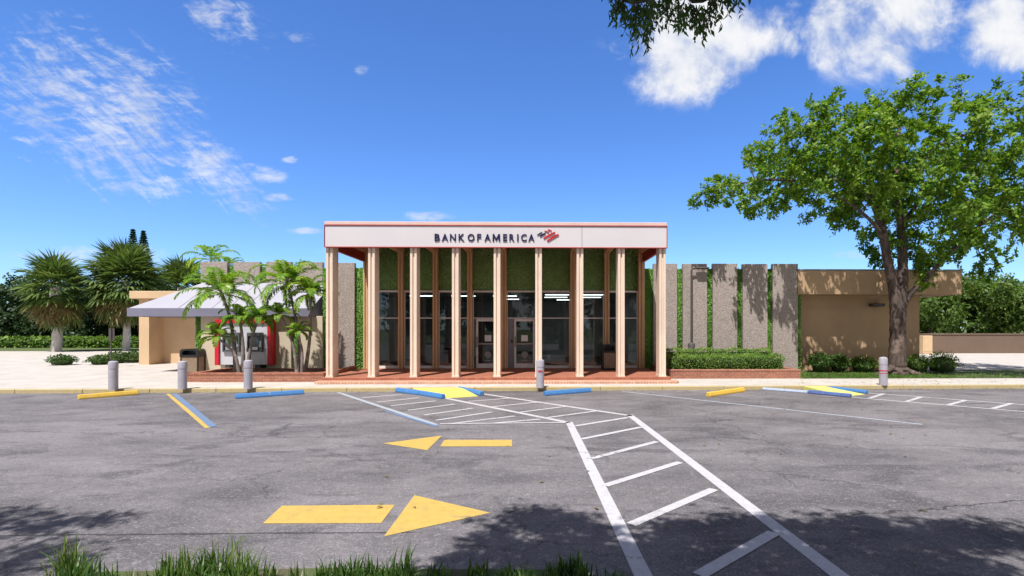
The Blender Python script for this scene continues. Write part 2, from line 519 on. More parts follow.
M_L_TREE = leafmat('almond_leaf', [(0.04, 0.10, 0.012), (0.10, 0.21, 0.022), (0.20, 0.33, 0.035), (0.36, 0.44, 0.06)], 0.42)
M_L_FG = leafmat('shade_leaf', [(0.03, 0.07, 0.015), (0.06, 0.125, 0.024), (0.09, 0.17, 0.032)], 0.35)
M_L_HEDGE = leafmat('hedge_leaf', [(0.05, 0.11, 0.018), (0.13, 0.24, 0.035), (0.28, 0.39, 0.075)], 0.26)
M_L_SHRUB = leafmat('shrub_leaf', [(0.03, 0.07, 0.015), (0.06, 0.13, 0.025), (0.15, 0.22, 0.06)], 0.25)
M_L_WALL = leafmat('boxwood_leaf', [(0.06, 0.17, 0.022), (0.12, 0.28, 0.035), (0.22, 0.42, 0.08)], 0.18)
M_L_HEADER = leafmat('boxwood_header_leaf', [(0.12, 0.24, 0.07), (0.22, 0.39, 0.13), (0.36, 0.55, 0.25)], 0.12)  # boxwood leaf painted lighter to make up for the portico shade
M_L_PALM = leafmat('palm_leaflet', [(0.07, 0.18, 0.02), (0.15, 0.31, 0.03), (0.27, 0.42, 0.045), (0.46, 0.46, 0.07)], 0.40, 0.4)
M_L_SABAL = leafmat('fan_leaf', [(0.06, 0.11, 0.032), (0.115, 0.18, 0.048), (0.21, 0.26, 0.10)], 0.28)
M_L_DRY = leafmat('dry_fan_leaf', [(0.16, 0.12, 0.055), (0.24, 0.19, 0.09), (0.19, 0.18, 0.07)], 0.25)
M_L_DARK = leafmat('hedge_tree_leaf', [(0.012, 0.032, 0.010), (0.022, 0.055, 0.014), (0.04, 0.085, 0.022)], 0.2)
M_L_BRIGHT = leafmat('roadside_leaf', [(0.04, 0.09, 0.018), (0.09, 0.16, 0.03), (0.19, 0.26, 0.06)], 0.35)
M_L_PINE = leafmat('pine_leaf', [(0.012, 0.045, 0.02), (0.025, 0.07, 0.028), (0.035, 0.09, 0.035)], 0.15)
M_BLADE = leafmat('grass_blade', [(0.025, 0.065, 0.014), (0.05, 0.115, 0.02), (0.11, 0.19, 0.04), (0.26, 0.24, 0.09)], 0.36, 0.35)
M_TURF = leafmat('turf_blade', [(0.05, 0.12, 0.02), (0.09, 0.19, 0.025), (0.15, 0.26, 0.04)], 0.3)
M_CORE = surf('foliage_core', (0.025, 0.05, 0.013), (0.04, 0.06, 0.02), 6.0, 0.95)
M_WALLBACK = surf('boxwood_backing', (0.09, 0.20, 0.03), (0.13, 0.26, 0.045), 30.0, 0.9)
M_HEADBACK = surf('boxwood_header_backing', (0.16, 0.28, 0.09), (0.23, 0.37, 0.13), 30.0, 0.9)  # backing lightened too, against the shade between the header leaves
M_FENCE = stucco_mat('garden_wall', (0.16, 0.11, 0.08), 0.3)

# ------------------------------------------------------------------ objects
WL = {}


def link(name, me, parent=None, label=None, cat=None, group=None, kind=None):
    """Put the mesh's origin at its own base, parent it and tag it."""
    n = len(me.vertices)
    co = np.empty(n * 3, np.float32); me.vertices.foreach_get('co', co)
    co = co.reshape(-1, 3)
    lo, hi = co.min(0), co.max(0)
    o3 = np.array([(lo[0] + hi[0]) / 2, (lo[1] + hi[1]) / 2, lo[2]])
    me.vertices.foreach_set('co', (co - o3).astype(np.float32).ravel())
    me.update()
    o = bpy.data.objects.new(name, me)
    COL.objects.link(o)
    w = Vector(o3.tolist())
    o.location = w
    if parent is not None:
        o.parent = parent; o.location = w - WL[parent.name]
    WL[o.name] = w
    tag(o, label, cat, group, kind)
    return o


def tag(o, label=None, cat=None, group=None, kind=None):
    for k, v in (('label', label), ('category', cat), ('group', group), ('kind', kind)):
        if v: o[k] = v
    return o


def thing(name, loc, label, cat, group=None):
    o = bpy.data.objects.new(name, None)
    o.empty_display_size = 0.2
    COL.objects.link(o); o.location = loc
    WL[o.name] = Vector(loc)
    return tag(o, label, cat, group)


def copy_tree(o, parent=None):
    c = o.copy(); COL.objects.link(c); c.parent = parent
    for ch in list(o.children): copy_tree(ch, c)
    return c


class MB:
    def __init__(s): s.v, s.f, s.m = [], [], []
    def add(s, vs, fs, mi=0):
        k = len(s.v); s.v += [tuple(v) for v in vs]
        s.f += [tuple(i + k for i in f) for f in fs]; s.m += [mi] * len(fs)
        return s
    def box(s, x0, x1, y0, y1, z0, z1, mi=0):
        vs = [(x, y, z) for z in (z0, z1) for y in (y0, y1) for x in (x0, x1)]
        return s.add(vs, [(0, 2, 3, 1), (4, 5, 7, 6), (0, 1, 5, 4), (2, 6, 7, 3), (0, 4, 6, 2), (1, 3, 7, 5)], mi)
    def prism(s, poly, z0, z1, mi=0):                     # polygon in x, y
        n = len(poly)
        vs = [(x, y, z0) for x, y in poly] + [(x, y, z1) for x, y in poly]
        fs = [tuple(range(n - 1, -1, -1)), tuple(range(n, 2 * n))] + [(i, (i + 1) % n, n + (i + 1) % n, n + i) for i in range(n)]
        return s.add(vs, fs, mi)
    def sweep_y(s, poly, y0, y1, mi=0):                   # polygon in x, z along y
        n = len(poly)
        vs = [(x, y0, z) for x, z in poly] + [(x, y1, z) for x, z in poly]
        fs = [tuple(range(n)), tuple(range(2 * n - 1, n - 1, -1))] + [(i, n + i, n + (i + 1) % n, (i + 1) % n) for i in range(n)]
        return s.add(vs, fs, mi)
    def sheet(s, pts, mi=0):
        return s.add(pts, [tuple(range(len(pts)))], mi)
    def beam(s, a, b, prof, mi=0):                        # profile (across, up) swept level from a to b
        a, b = Vector(a), Vector(b)
        d = (b - a).normalized(); r = Vector((d.y, -d.x, 0)).normalized(); u = Vector((0, 0, 1))
        n = len(prof)
        vs = [a + r * p[0] + u * p[1] for p in prof] + [b + r * p[0] + u * p[1] for p in prof]
        fs = [tuple(range(n)), tuple(range(2 * n - 1, n - 1, -1))] + [(i, n + i, n + (i + 1) % n, (i + 1) % n) for i in range(n)]
        return s.add(vs, fs, mi)
    def tube(s, path, radii, n=8, cap=True, mi=0):
        path = [Vector(p) for p in path]
        m = len(path); vs = []; fs = []
        ref = Vector((0.31, 0.17, 0.9)).normalized()
        for i, p in enumerate(path):
            d = (path[min(i + 1, m - 1)] - path[max(i - 1, 0)])
            d = d.normalized() if d.length > 1e-9 else Vector((0, 0, 1))
            a = d.cross(ref)
            a = (a if a.length > 0.05 else d.cross(Vector((1, 0, 0)))).normalized()
            b_ = d.cross(a)
            for k in range(n):
                t = 2 * math.pi * k / n
                vs.append(p + (a * math.cos(t) + b_ * math.sin(t)) * radii[i])
        for i in range(m - 1):
            for k in range(n):
                fs.append((i * n + k, i * n + (k + 1) % n, (i + 1) * n + (k + 1) % n, (i + 1) * n + k))
        if cap:
            fs.append(tuple(range(n - 1, -1, -1))); fs.append(tuple((m - 1) * n + k for k in range(n)))
        return s.add(vs, fs, mi)
    def lathe(s, c, prof, n=24, mi=0):                    # prof: (radius, z)
        vs = []; fs = []
        for r, z in prof:
            for k in range(n):
                t = 2 * math.pi * k / n
                vs.append((c[0] + r * math.cos(t), c[1] + r * math.sin(t), c[2] + z))
        m = len(prof)
        for i in range(m - 1):
            for k in range(n):
                fs.append((i * n + k, i * n + (k + 1) % n, (i + 1) * n + (k + 1) % n, (i + 1) * n + k))
        fs.append(tuple(range(n - 1, -1, -1))); fs.append(tuple((m - 1) * n + k for k in range(n)))
        return s.add(vs, fs, mi)
    def build(s, name, mats, parent=None, smooth=False, bevel=0.0, segs=1, **tags):
        me = bpy.data.meshes.new(name)
        me.from_pydata(s.v, [], s.f)
        if not isinstance(mats, (list, tuple)): mats = [mats]
        for m in mats: me.materials.append(m)
        me.polygons.foreach_set('material_index', s.m)
        bm = bmesh.new(); bm.from_mesh(me)
        bmesh.ops.recalc_face_normals(bm, faces=bm.faces)
        if bevel:
            ed = [e for e in bm.edges if len(e.link_faces) == 2 and e.calc_face_angle(0) > 0.6]
            bmesh.ops.bevel(bm, geom=ed, offset=bevel, segments=segs, profile=0.6, affect='EDGES', clamp_overlap=True)
        bm.to_mesh(me); bm.free()
        if smooth:
            me.polygons.foreach_set('use_smooth', [True] * len(me.polygons))
            try: me.set_sharp_from_angle(angle=R(40))
            except Exception: pass
        return link(name, me, parent, **tags)


def quads_obj(name, V, mats, parent=None, extra=None, **tags):
    """One mesh of loose quads (V: n*4*3); extra: an MB merged in with material indices after slot 0."""
    V = np.asarray(V, np.float32).reshape(-1, 3)
    nq = len(V) // 4
    if not isinstance(mats, (list, tuple)): mats = [mats]
    if extra is not None:
        ev = np.array([tuple(v) for v in extra.v], np.float32)
        loops = [i + len(V) for f in extra.f for i in f]
        sizes = [len(f) for f in extra.f]
        allv = np.concatenate([V, ev])
    else:
        loops, sizes, allv = [], [], V
    me = bpy.data.meshes.new(name)
    me.vertices.add(len(allv)); me.vertices.foreach_set('co', allv.ravel())
    li = np.concatenate([np.arange(nq * 4, dtype=np.int32), np.array(loops, np.int32)])
    sz = np.concatenate([np.full(nq, 4, np.int32), np.array(sizes, np.int32)])
    st = np.concatenate([[0], np.cumsum(sz)[:-1]]).astype(np.int32)
    me.loops.add(len(li)); me.loops.foreach_set('vertex_index', li)
    me.polygons.add(len(sz)); me.polygons.foreach_set('loop_start', st)
    try: me.polygons.foreach_set('loop_total', sz)
    except Exception: pass
    for m in mats: me.materials.append(m)
    if extra is not None:
        me.polygons.foreach_set('material_index', np.concatenate([np.zeros(nq, np.int32), np.array(extra.m, np.int32)]))
    me.update(calc_edges=True); me.validate()
    return link(name, me, parent, **tags)


def unit(a):
    return a / np.maximum(np.linalg.norm(a, axis=-1, keepdims=True), 1e-9)


def leaf_quads(P, A, N, L, W):
    A = unit(A); S = unit(np.cross(A, N)); N2 = np.cross(S, A)
    L = np.broadcast_to(np.asarray(L, float), (len(P),))[:, None]; W = np.broadcast_to(np.asarray(W, float), (len(P),))[:, None]
    mid = P + A * L * 0.45
    tip = P + A * L - N2 * L * 0.12
    return np.stack([P, mid + S * W * 0.5 + N2 * L * 0.05, tip, mid - S * W * 0.5 + N2 * L * 0.05], 1)


# ================================================================== the setting: ground
g = MB().sheet([(-1500, -600, -0.03), (1500, -600, -0.03), (1500, 2500, -0.03), (-1500, 2500, -0.03)])
g.build('terrain', M_TERRAIN, kind='structure')

c0, c1 = gnd(100, 393), gnd(900, 389)
sl = (c1.y - c0.y) / (c1.x - c0.x)
def curb_y(x): return c0.y + sl * (x - c0.x)

XL, XR = -46.0, 46.0
lot = MB().sheet([(XL, -30, 0), (XR, -30, 0), (XR, curb_y(XR) + 0.1, 0), (XL, curb_y(XL) + 0.1, 0)])
LOT = lot.build('parking_lot', M_ASPHALT, kind='structure', label='worn grey asphalt parking lot with painted markings')
sw = MB().prism([(XL, curb_y(XL) + 0.16), (XR, curb_y(XR) + 0.16), (XR, 43), (XL, 43)], -0.02, 0.12)
sw.build('sidewalk', M_CONC, kind='structure', label='pale concrete walk in front of the bank')
cb = MB()
N = 46
for i in range(N):
    xa, xb = XL + (XR - XL) * i / N + 0.004, XL + (XR - XL) * (i + 1) / N - 0.004
    cb.prism([(xa, curb_y(xa)), (xb, curb_y(xb)), (xb, curb_y(xb) + 0.158), (xa, curb_y(xa) + 0.158)], -0.02, 0.122)
cb.build('curb', M_CURB, kind='structure', bevel=0.015, label='worn yellow painted kerb along the walk')
MB().sheet([(9.75, 19.1, 0.124), (24.5, 19.1, 0.124), (24.5, 23.2, 0.124), (9.75, 23.2, 0.124)]).build('lawn', M_LAWN, kind='structure')
MB().sheet([(-60, 43.2, 0.125), (60, 43.2, 0.125), (60, 140, 0.125), (-60, 140, 0.125)]).build('grass_verge', M_TERRAIN, kind='structure')

# ------------------------------------------------------------------ painted markings (children of the lot)
PZ = 0.004


def stripe(mb, a, b, w, z=PZ):
    a, b = Vector((a[0], a[1], z)), Vector((b[0], b[1], z))
    d = (b - a).normalized(); n = Vector((-d.y, d.x, 0)) * w / 2
    mb.sheet([a + n, a - n, b - n, b + n])


def mark(name, mat, lines, label, w=0.11, z=PZ):
    mb = MB()
    for i, l in enumerate(lines):
        (p, q) = l[:2]; ww = l[2] if len(l) > 2 else w
        stripe(mb, gnd(*p), gnd(*q), ww, z + (i % 2) * 0.0)
    return mb.build(name, mat, LOT, label=label)


def poly_mark(name, mat, polys, label, z=PZ):
    mb = MB()
    for pl in polys: mb.sheet([gnd(*p) + Vector((0, 0, z)) for p in pl])
    return mb.build(name, mat, LOT, label=label)


poly_mark('arrow_marking', M_YEL_P, [[(383, 443.5), (427, 450.4), (442, 435.7)], [(444.5, 440), (440, 446.6), (512, 446.5), (512, 440)]],
          'small yellow painted arrow pointing left')
poly_mark('arrow_marking', M_YEL_P, [[(414.3, 495.5), (384, 536.7), (490.4, 513)], [(282, 506), (262.6, 523.8), (381, 523.4), (395, 505)]],
          'large yellow painted arrow pointing right')
mark('stall_line', M_YEL_P, [((168, 394), (208, 428))], 'yellow stall line', 0.10)
mark('stall_line', M_BLUE_P, [((174, 394), (213.5, 427))], 'faded blue stripe beside the yellow stall line', 0.14, 0.008)
mark('stall_line', M_PALE_P, [((338, 392.5), (436, 425))], 'pale blue line edging the hatched bay', 0.13)
mark('stall_line', M_BLUE_P, [((385, 411), (438, 427))], 'blue overpainting along the hatched bay', 0.09, 0.008)
mark('stall_line', M_PALE_P, [((622, 391.5), (922, 424.5))], 'long pale stall line', 0.10)
# crosswalk: two edge lines that bend, and the bars between them
mark('crosswalk_line', M_WHITE_P, [((444, 398), (569, 422.8), 0.14), ((569, 422), (650, 590), 0.15)], 'left edge line of the crosswalk')
mark('crosswalk_line', M_WHITE_P, [((483, 394), (632, 416), 0.13), ((629.5, 415), (872, 601), 0.155)], 'right edge line of the crosswalk')
mark('crosswalk_line', M_WHITE_P, [((440, 424.2), (566, 422.9), 0.08)], 'closing line of the hatched bay', z=0.010)
mark('crosswalk_bar', M_WHITE_P, [((575, 426.2), (628, 417.8), 0.11), ((581, 439.4), (641, 427.4), 0.11), ((591, 459), (657, 441.8), 0.11),
     ((605, 486), (680, 462.5), 0.115), ((631, 525), (714, 489.5), 0.12), ((699, 576), (774, 533), 0.125)], 'white bars across the crosswalk', z=0.007)
mark('hatch_bar', M_WHITE_P, [((362, 398), (402, 394.6)), ((377, 402.3), (419, 398)), ((391, 406), (436, 401)), ((408, 410.5), (455, 404.3)),
     ((424, 415.3), (473, 408.4)), ((436, 420.5), (492, 412.2)), ((452, 423.8), (515, 416.2)), ((495, 423.3), (540, 419.5))], 'thin white hatch bars left of the centre line', 0.10, 0.007)
mark('hatch_bar', M_WHITE_P, [((468, 401.6), (510, 398.4)), ((492, 407), (538, 402.3)), ((519, 412.6), (566, 406.6)), ((545, 418.2), (596, 411.2))],
     'thin white hatch bars right of the centre line', 0.10, 0.007)
mark('hatch_line', M_WHITE_P, [((850, 397.2), (1040, 413)), ((868, 393), (1040, 406))], 'edge lines of the hatched bay under the tree', 0.10)
mark('hatch_bar', M_WHITE_P, [((869, 398.6), (884, 393.8)), ((906, 402), (922, 396.9)), ((948, 405.4), (966, 400.2)), ((992, 409), (1012, 403.5))], 'white bars of the hatched bay under the tree', 0.12, 0.008)

# ================================================================== bank building
YF, YW = 18.04, 22.0           # front of the columns; face of the wall panels
ZP = 0.30                      # portico floor
COLX = [-7.185 + 1.441 * i for i in range(9)]
CW, CD = 0.23, 0.52
BANK = thing('bank_building', (-1.5, 22, 0.12), 'low 1960s bank with a tall white canopy on slim tan columns', 'building')
ZT = gz(263.2, YW)             # panel tops
ZS = gz(268.0, YW)             # green strip tops

# walls behind the panels
YU = 24.0                      # the upper wall over the awning stands farther back
XJ = gx(322.9, 22.2)
MB().box(-14.45, XJ, 22.22, 22.5, 0.1, 2.5).build('wall', M_BACKWALL, BANK, label='grey wall behind the planted palms')
MB().box(XJ + 0.002, -7.36, 22.22, 22.5, 0.1, ZS - 0.1).build('wall', M_BACKWALL, BANK)
MB().box(gx(200.7, YU), XJ + 0.2, YU + 0.22, YU + 0.5, 2.4, gz(269, YU)).build('upper_wall', M_BACKWALL, BANK)
MB().box(4.50, 11.05, 22.22, 22.5, 0.1, ZS - 0.1).build('wall', M_BACKWALL, BANK)
MB().box(-14.45, -14.2, 24.51, 36, 0.1, ZS - 0.1).build('wall', M_BACKWALL, BANK)
MB().box(-14.2, 11.05, 35.75, 36, 0.1, ZS - 0.1).build('wall', M_BACKWALL, BANK)
MB().box(XJ + 0.21, 11.05, 22.51, 35.74, ZS - 0.32, ZS - 0.18).build('roof', M_ROOF, BANK)
MB().box(-14.2, XJ + 0.2, 24.51, 35.74, ZS - 0.32, ZS - 0.18).build('roof', M_ROOF, BANK)

lp = [(200.7, 227), (233.5, 259.8), (266, 291), (297.5, 322.5), (329, 354.5)]
rp = [(653.5, 677.2), (683, 707.2), (713, 737.3), (743, 767.6), (773, 798)]


def box_tilt(x0, x1): return MB().box(x0, x1, YW, 22.215, 0.13, ZT)


M_LOWER = stucco_mat('beige_stucco', (0.56, 0.485, 0.37), 0.12)
for a, b in lp[:4]:
    MB().box(gx(a, YW), gx(b, YW), YW - 0.004, 22.214, 0.129, 2.5).build('lower_panel', M_LOWER, BANK, bevel=0.012, label='smooth beige wall panel under the awning')
for a, b in lp[:4]:
    MB().box(gx(a, YU), gx(b, YU), YU, YU + 0.215, 2.6, gz(262.4, YU) + random.uniform(-0.012, 0.012)).build('wall_panel', M_AGG, BANK, bevel=0.006)
for a, b in lp[4:] + rp:
    MB().box(gx(a, YW), gx(b, YW), YW, 22.215, 0.13, ZT + random.uniform(-0.012, 0.012)).build('wall_panel', M_AGG, BANK, bevel=0.006)

rng = np.random.default_rng(3)


def leafy_wall(x0, x1, z0, z1, yf, mat, dens=650, size=0.055, name='green_wall', label=None, right_face=None):
    n = int((x1 - x0) * (z1 - z0) * dens)
    P = np.stack([rng.uniform(x0, x1, n), yf - rng.uniform(0, 0.025, n), rng.uniform(z0, z1, n)], 1)
    A = np.stack([rng.normal(0, 1, n), -np.abs(rng.normal(0.15, 0.2, n)), rng.normal(-0.1, 1.0, n)], 1)
    Nn = np.stack([rng.normal(0, 0.4, n), -np.ones(n), rng.normal(0.5, 0.5, n)], 1)
    V = leaf_quads(P, A, Nn, rng.uniform(0.7, 1.4, n) * size, rng.uniform(0.5, 0.8, n) * size)
    ex = MB().box(x0, x1, yf, yf + 0.06, z0, z1, 1)
    return quads_obj(name, V, [mat, M_HEADBACK if mat is M_L_HEADER else M_WALLBACK], BANK, ex, label=label)


edges = sorted(lp + rp)
strips = [(195.2, 200.2), (227.3, 233.2), (260, 265.6), (291.3, 297.2), (322.8, 328.7), (355, 365.0),
          (643, 653.2), (677.5, 682.7), (707.5, 712.7), (737.6, 742.7), (767.9, 772.7), (798.4, 801.2)]
for a, b in strips:
    if 210 < b < 300:
        leafy_wall(gx(a, YU + 0.14), gx(b, YU + 0.14), 2.6, gz(267.2, YU), YU + 0.14, M_L_WALL, 700, 0.06, 'green_strip')
    leafy_wall(gx(a, 22.1), gx(b, 22.1), 0.13, 2.5 if b < 300 else ZS, 22.14, M_L_WALL, 700, 0.06, 'green_strip')

# ---- portico floor and step
PLAT = MB().box(-7.42, 4.62, 17.98, 22.1, 0.1, ZP).build('portico_floor', M_PAVER, BANK, bevel=0.012)
sx0, sx1 = gx(313, 17.5), gx(680, 17.5)
pts = [(sx0, 17.975)]
for k in range(7):
    t = math.pi / 2 * k / 6; pts.append((sx0 + 0.2 - 0.2 * math.cos(t), 17.66 - 0.2 * math.sin(t)))
for k in range(7):
    t = math.pi / 2 * (1 - k / 6); pts.append((sx1 - 0.2 + 0.2 * math.cos(t), 17.66 - 0.2 * math.sin(t)))
pts.append((sx1, 17.975))
MB().prism(pts, 0.1, 0.205).build('front_step', M_SOLDIER, BANK, bevel=0.015)

# ---- columns, pilasters, ribs
ZC = gz(247.6, YF)             # top of the columns
def col_poly(x, y0, d, w=CW):
    h, gr, gd = w / 2, 0.032, 0.06
    return [(x - h, y0), (x - gr, y0), (x - gr, y0 + gd), (x + gr, y0 + gd), (x + gr, y0), (x + h, y0),
            (x + h, y0 + d), (x - h, y0 + d)]


for x in COLX:
    MB().prism(col_poly(x, YF, CD), ZP, 5.455).build('column', M_COLUMN, BANK, bevel=0.008)
    c = MB().box(x - CW / 2 - 0.012, x + CW / 2 + 0.012, YF - 0.012, YF + CD + 0.012, ZP, ZP + 0.05).build('column_base', M_COLUMN, BANK)
ZCEIL, ZRIB = 5.44, 5.14
for x in COLX:
    MB().prism(col_poly(x, 21.8, 0.28, 0.2), ZP, ZRIB + 0.01).build('pilaster', M_PILASTER, BANK, bevel=0.008)
    h = 0.1
    MB().sweep_y([(x - h, ZRIB), (x - 0.034, ZRIB), (x - 0.034, ZRIB + 0.045), (x + 0.034, ZRIB + 0.045), (x + 0.034, ZRIB), (x + h, ZRIB), (x + h, ZCEIL + 0.01), (x - h, ZCEIL + 0.01)],
                 18.57, 22.1).build('ceiling_rib', M_PILASTER, BANK)

# ---- canopy
YK = 17.955
kx0, kx1 = gx(324.0, YK), gx(667.6, YK)
kz0, kz1 = gz(247.4, YK), gz(222.0, YK)
zst = gz(225.7, YK)
MB().box(kx0 + 0.03, kx1 - 0.03, YK + 0.02, YK + 0.062, kz0 + 0.012, zst - 0.02).build('canopy_fascia', M_FASCIA, BANK)
tr = MB()
tr.box(kx0, kx1, YK - 0.01, YK + 0.07, kz0 - 0.012, kz0 + 0.011)
tr.box(kx0 + 0.0, kx1 - 0.0, YK - 0.008, YK + 0.068, zst - 0.010, zst + 0.012)
tr.box(kx1 - 0.028, kx1 + 0.001, YK - 0.006, YK + 0.06, kz0 + 0.0105, zst - 0.0185)
tr.box(kx0 - 0.001, kx0 + 0.012, YK - 0.006, YK + 0.06, kz0 + 0.0105, zst - 0.0185)
tr.build('red_trim', M_RED, BANK)
MB().box(kx0 + 0.01, kx1 - 0.01, YK + 0.006, 22.2, zst + 0.0125, kz1).build('canopy_coping', M_COPING, BANK, bevel=0.01)
sx = gx(582, YK)
MB().box(sx - 0.006, sx + 0.006, YK + 0.014, YK + 0.025, kz0 + 0.015, zst - 0.022).build('panel_joint', M_POLE, BANK)
# side beams, with their white outer faces
for (xa, xb, sg) in ((kx0 + 0.02, kx0 + 0.08, 1), (kx1 - 0.08, kx1 - 0.02, -1)):
    MB().box(xa, xb, YK + 0.072, 22.2, kz0 + 0.012, zst - 0.02).build('side_fascia', M_FASCIA, BANK)
    MB().box(xa - 0.015, xb + 0.015, YK + 0.071, 22.2, kz0 - 0.012, kz0 + 0.0105).build('side_trim', M_RED, BANK)
    xi = (xb + 0.001, xb + 0.03) if sg > 0 else (xa - 0.03, xa - 0.001)
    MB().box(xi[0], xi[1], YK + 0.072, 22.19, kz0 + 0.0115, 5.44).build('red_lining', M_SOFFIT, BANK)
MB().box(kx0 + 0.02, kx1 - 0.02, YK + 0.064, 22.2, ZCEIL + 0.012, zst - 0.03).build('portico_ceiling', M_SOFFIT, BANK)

# ---- storefront
ZM1, ZM2 = gz(318.2, 22.1), gz(291.7, 22.1)
leafy_wall(-7.07, 4.36, ZM2 + 0.05, ZCEIL + 0.01, 22.14, M_L_HEADER, 600, 0.06, 'green_wall', 'muted green leafy wall above the shop windows')
MB().box(-7.3, -7.06, 22.1, 22.5, ZP, ZCEIL).build('corner_pier', M_PILASTER, BANK)
MB().box(4.36, 4.56, 22.1, 22.5, ZP, ZCEIL).build('corner_pier', M_PILASTER, BANK)
DOOR_BAYS = (3, 4)
for i in range(8):
    xa, xb = COLX[i] + CW / 2 - 0.01, COLX[i + 1] - CW / 2 + 0.01
    fr = MB()
    y0, y1 = 22.06, 22.13
    fr.box(xa, xb, y0, y1, ZM2 - 0.035, ZM2 + 0.045)
    fr.box(xa, xb, y0, y1, ZM1 - 0.02, ZM1 + 0.025)
    for (u, v) in ((xa, xa + 0.035), (xb - 0.035, xb)):
        fr.box(u, v, y0, y1, ZP, ZM1 - 0.021); fr.box(u, v, y0, y1, ZM1 + 0.026, ZM2 - 0.036)
    if i not in DOOR_BAYS:
        fr.box(xa + 0.036, xb - 0.036, y0, y1, ZP, ZP + 0.11)
    F = fr.build('window_frame', M_ALU, BANK)
    MB().box(xa + 0.03, xb - 0.03, 22.085, 22.10, ZM1 + 0.02, ZM2 - 0.03).build('transom_glass', M_GLASS, F)
    if i not in DOOR_BAYS:
        MB().box(xa + 0.03, xb - 0.03, 22.085, 22.10, ZP + 0.1, ZM1 - 0.015).build('window_glass', M_GLASS, F)
    else:
        dx0 = gx(514.2, 22.05) if i == 4 else gx(476.2, 22.05)
        dx1 = xb - 0.045 if i == 4 else dx0 + 1.0
        dz1 = ZM1 - 0.035
        if i == 4:
            MB().box(xa + 0.037, dx0 - 0.012, 22.085, 22.115, ZP + 0.01, dz1).build('side_panel', M_DARKPANEL, F)
            MB().box(dx0 - 0.13, dx0 - 0.07, 22.06, 22.084, 1.38, 1.5).build('card_reader', M_BLACK, F)
        else:
            MB().box(dx1 + 0.012, xb - 0.037, 22.085, 22.115, ZP + 0.01, dz1).build('side_panel', M_DARKPANEL, F)
        d = MB()
        st = 0.085
        d.box(dx0, dx0 + st, 22.03, 22.08, ZP + 0.012, dz1); d.box(dx1 - st, dx1, 22.03, 22.08, ZP + 0.012, dz1)
        d.box(dx0 + st, dx1 - st, 22.031, 22.079, dz1 - 0.10, dz1 - 0.001); d.box(dx0 + st, dx1 - st, 22.031, 22.079, ZP + 0.013, ZP + 0.2)
        d.box(dx0 + st, dx1 - st, 22.032, 22.078, 1.30, 1.36)
        D = d.build('door', M_ALU, BANK, label='glass door with side panel and keypad' if i == 4 else 'glass door left of the bright column')
        MB().box(dx0 + st - 0.01, dx1 - st + 0.01, 22.05, 22.06, ZP + 0.19, dz1 - 0.09).build('door_glass', M_DOORG, D)
        hm = MB().tube([(dx0 + 0.045, 21.985, 1.22), (dx0 + 0.045, 21.955, 1.25), (dx0 + 0.045, 21.955, 1.58), (dx0 + 0.045, 21.985, 1.61)], [0.016] * 4, 8)
        hm.box(dx0 + 0.03, dx0 + 0.06, 21.98, 22.03, 1.20, 1.24); hm.box(dx0 + 0.03, dx0 + 0.06, 21.98, 22.03, 1.59, 1.63)
        hm.build('handle', M_BLACK, D, smooth=True)
        MB().tube([(dx0 + st, 22.0, 1.33), (dx1 - st, 22.0, 1.33)], [0.02, 0.02], 8).build('push_bar', M_CHROME, D, smooth=True)
        cx = (dx0 + dx1) / 2
        MB().box(cx - 0.14, cx + 0.14, 22.042, 22.048, 1.44, 1.70).build('notice', M_PAPER, D)
        e = MB().lathe((cx, 22.0, 0), [(0.001, 0.0)], 3) if False else MB()
        vs = [(cx + 0.15 * math.cos(t) * (1 - 0.25 * (math.sin(t) < -0.3)), 22.046, 0.86 + 0.15 * math.sin(t)) for t in [2 * math.pi * k / 18 for k in range(18)]]
        e.sheet(vs); e.box(cx - 0.13, cx + 0.13, 22.043, 22.047, 0.60, 0.645)
        e.build('door_decal', surf('decal_grey', (0.3, 0.3, 0.3), None, 3.0, 0.6) if 'decal_grey' not in MATS else MATS['decal_grey'], D)

# ---- lobby behind the glass
MB().box(-7.3, 4.56, 22.14, 31, 0.1, ZP - 0.004).build('lobby_floor', M_INFLOOR, BANK)
MB().box(-7.3, 4.56, 31, 31.2, ZP, 3.9).build('lobby_back_wall', M_INWALL, BANK)
MB().box(-7.5, -7.301, 22.51, 31.2, ZP, 3.9).build('lobby_side_wall', M_INWALL, BANK)
MB().box(4.561, 4.76, 22.51, 31.2, ZP, 3.9).build('lobby_side_wall', M_INWALL, BANK)
MB().box(-7.3, 4.56, 22.22, 31, 3.62, 3.7).build('lobby_ceiling', M_INCEIL, BANK)
for (x, y, w) in ((0.9, 24.2, 1.2), (2.6, 24.2, 1.2), (0.9, 26.2, 1.2), (2.6, 26.2, 1.2), (-1.6, 25.2, 1.2), (-3.6, 25.2, 1.2), (-5.6, 25.2, 1.2), (-1.6, 28, 1.2), (1.6, 28.6, 1.2)):
    t = thing('lobby_light', (x, y, 3.5), 'lit fluorescent ceiling strip seen through the shop windows', 'ceiling light', 'fluorescent strips on the lobby ceiling')
    MB().box(x - w / 2, x + w / 2, y - 0.1, y + 0.1, 3.56, 3.62).build('housing', M_INCEIL, t)
    MB().box(x - w / 2 + 0.03, x + w / 2 - 0.03, y - 0.08, y + 0.08, 3.53, 3.56).build('tube', M_FLUOR, t)

# ---- sign on the fascia
SIGN = thing('fascia_sign', (gx(494, YK), YK, kz0), 'navy raised capital letters with a small red and navy striped flag emblem on white fascia', 'sign')


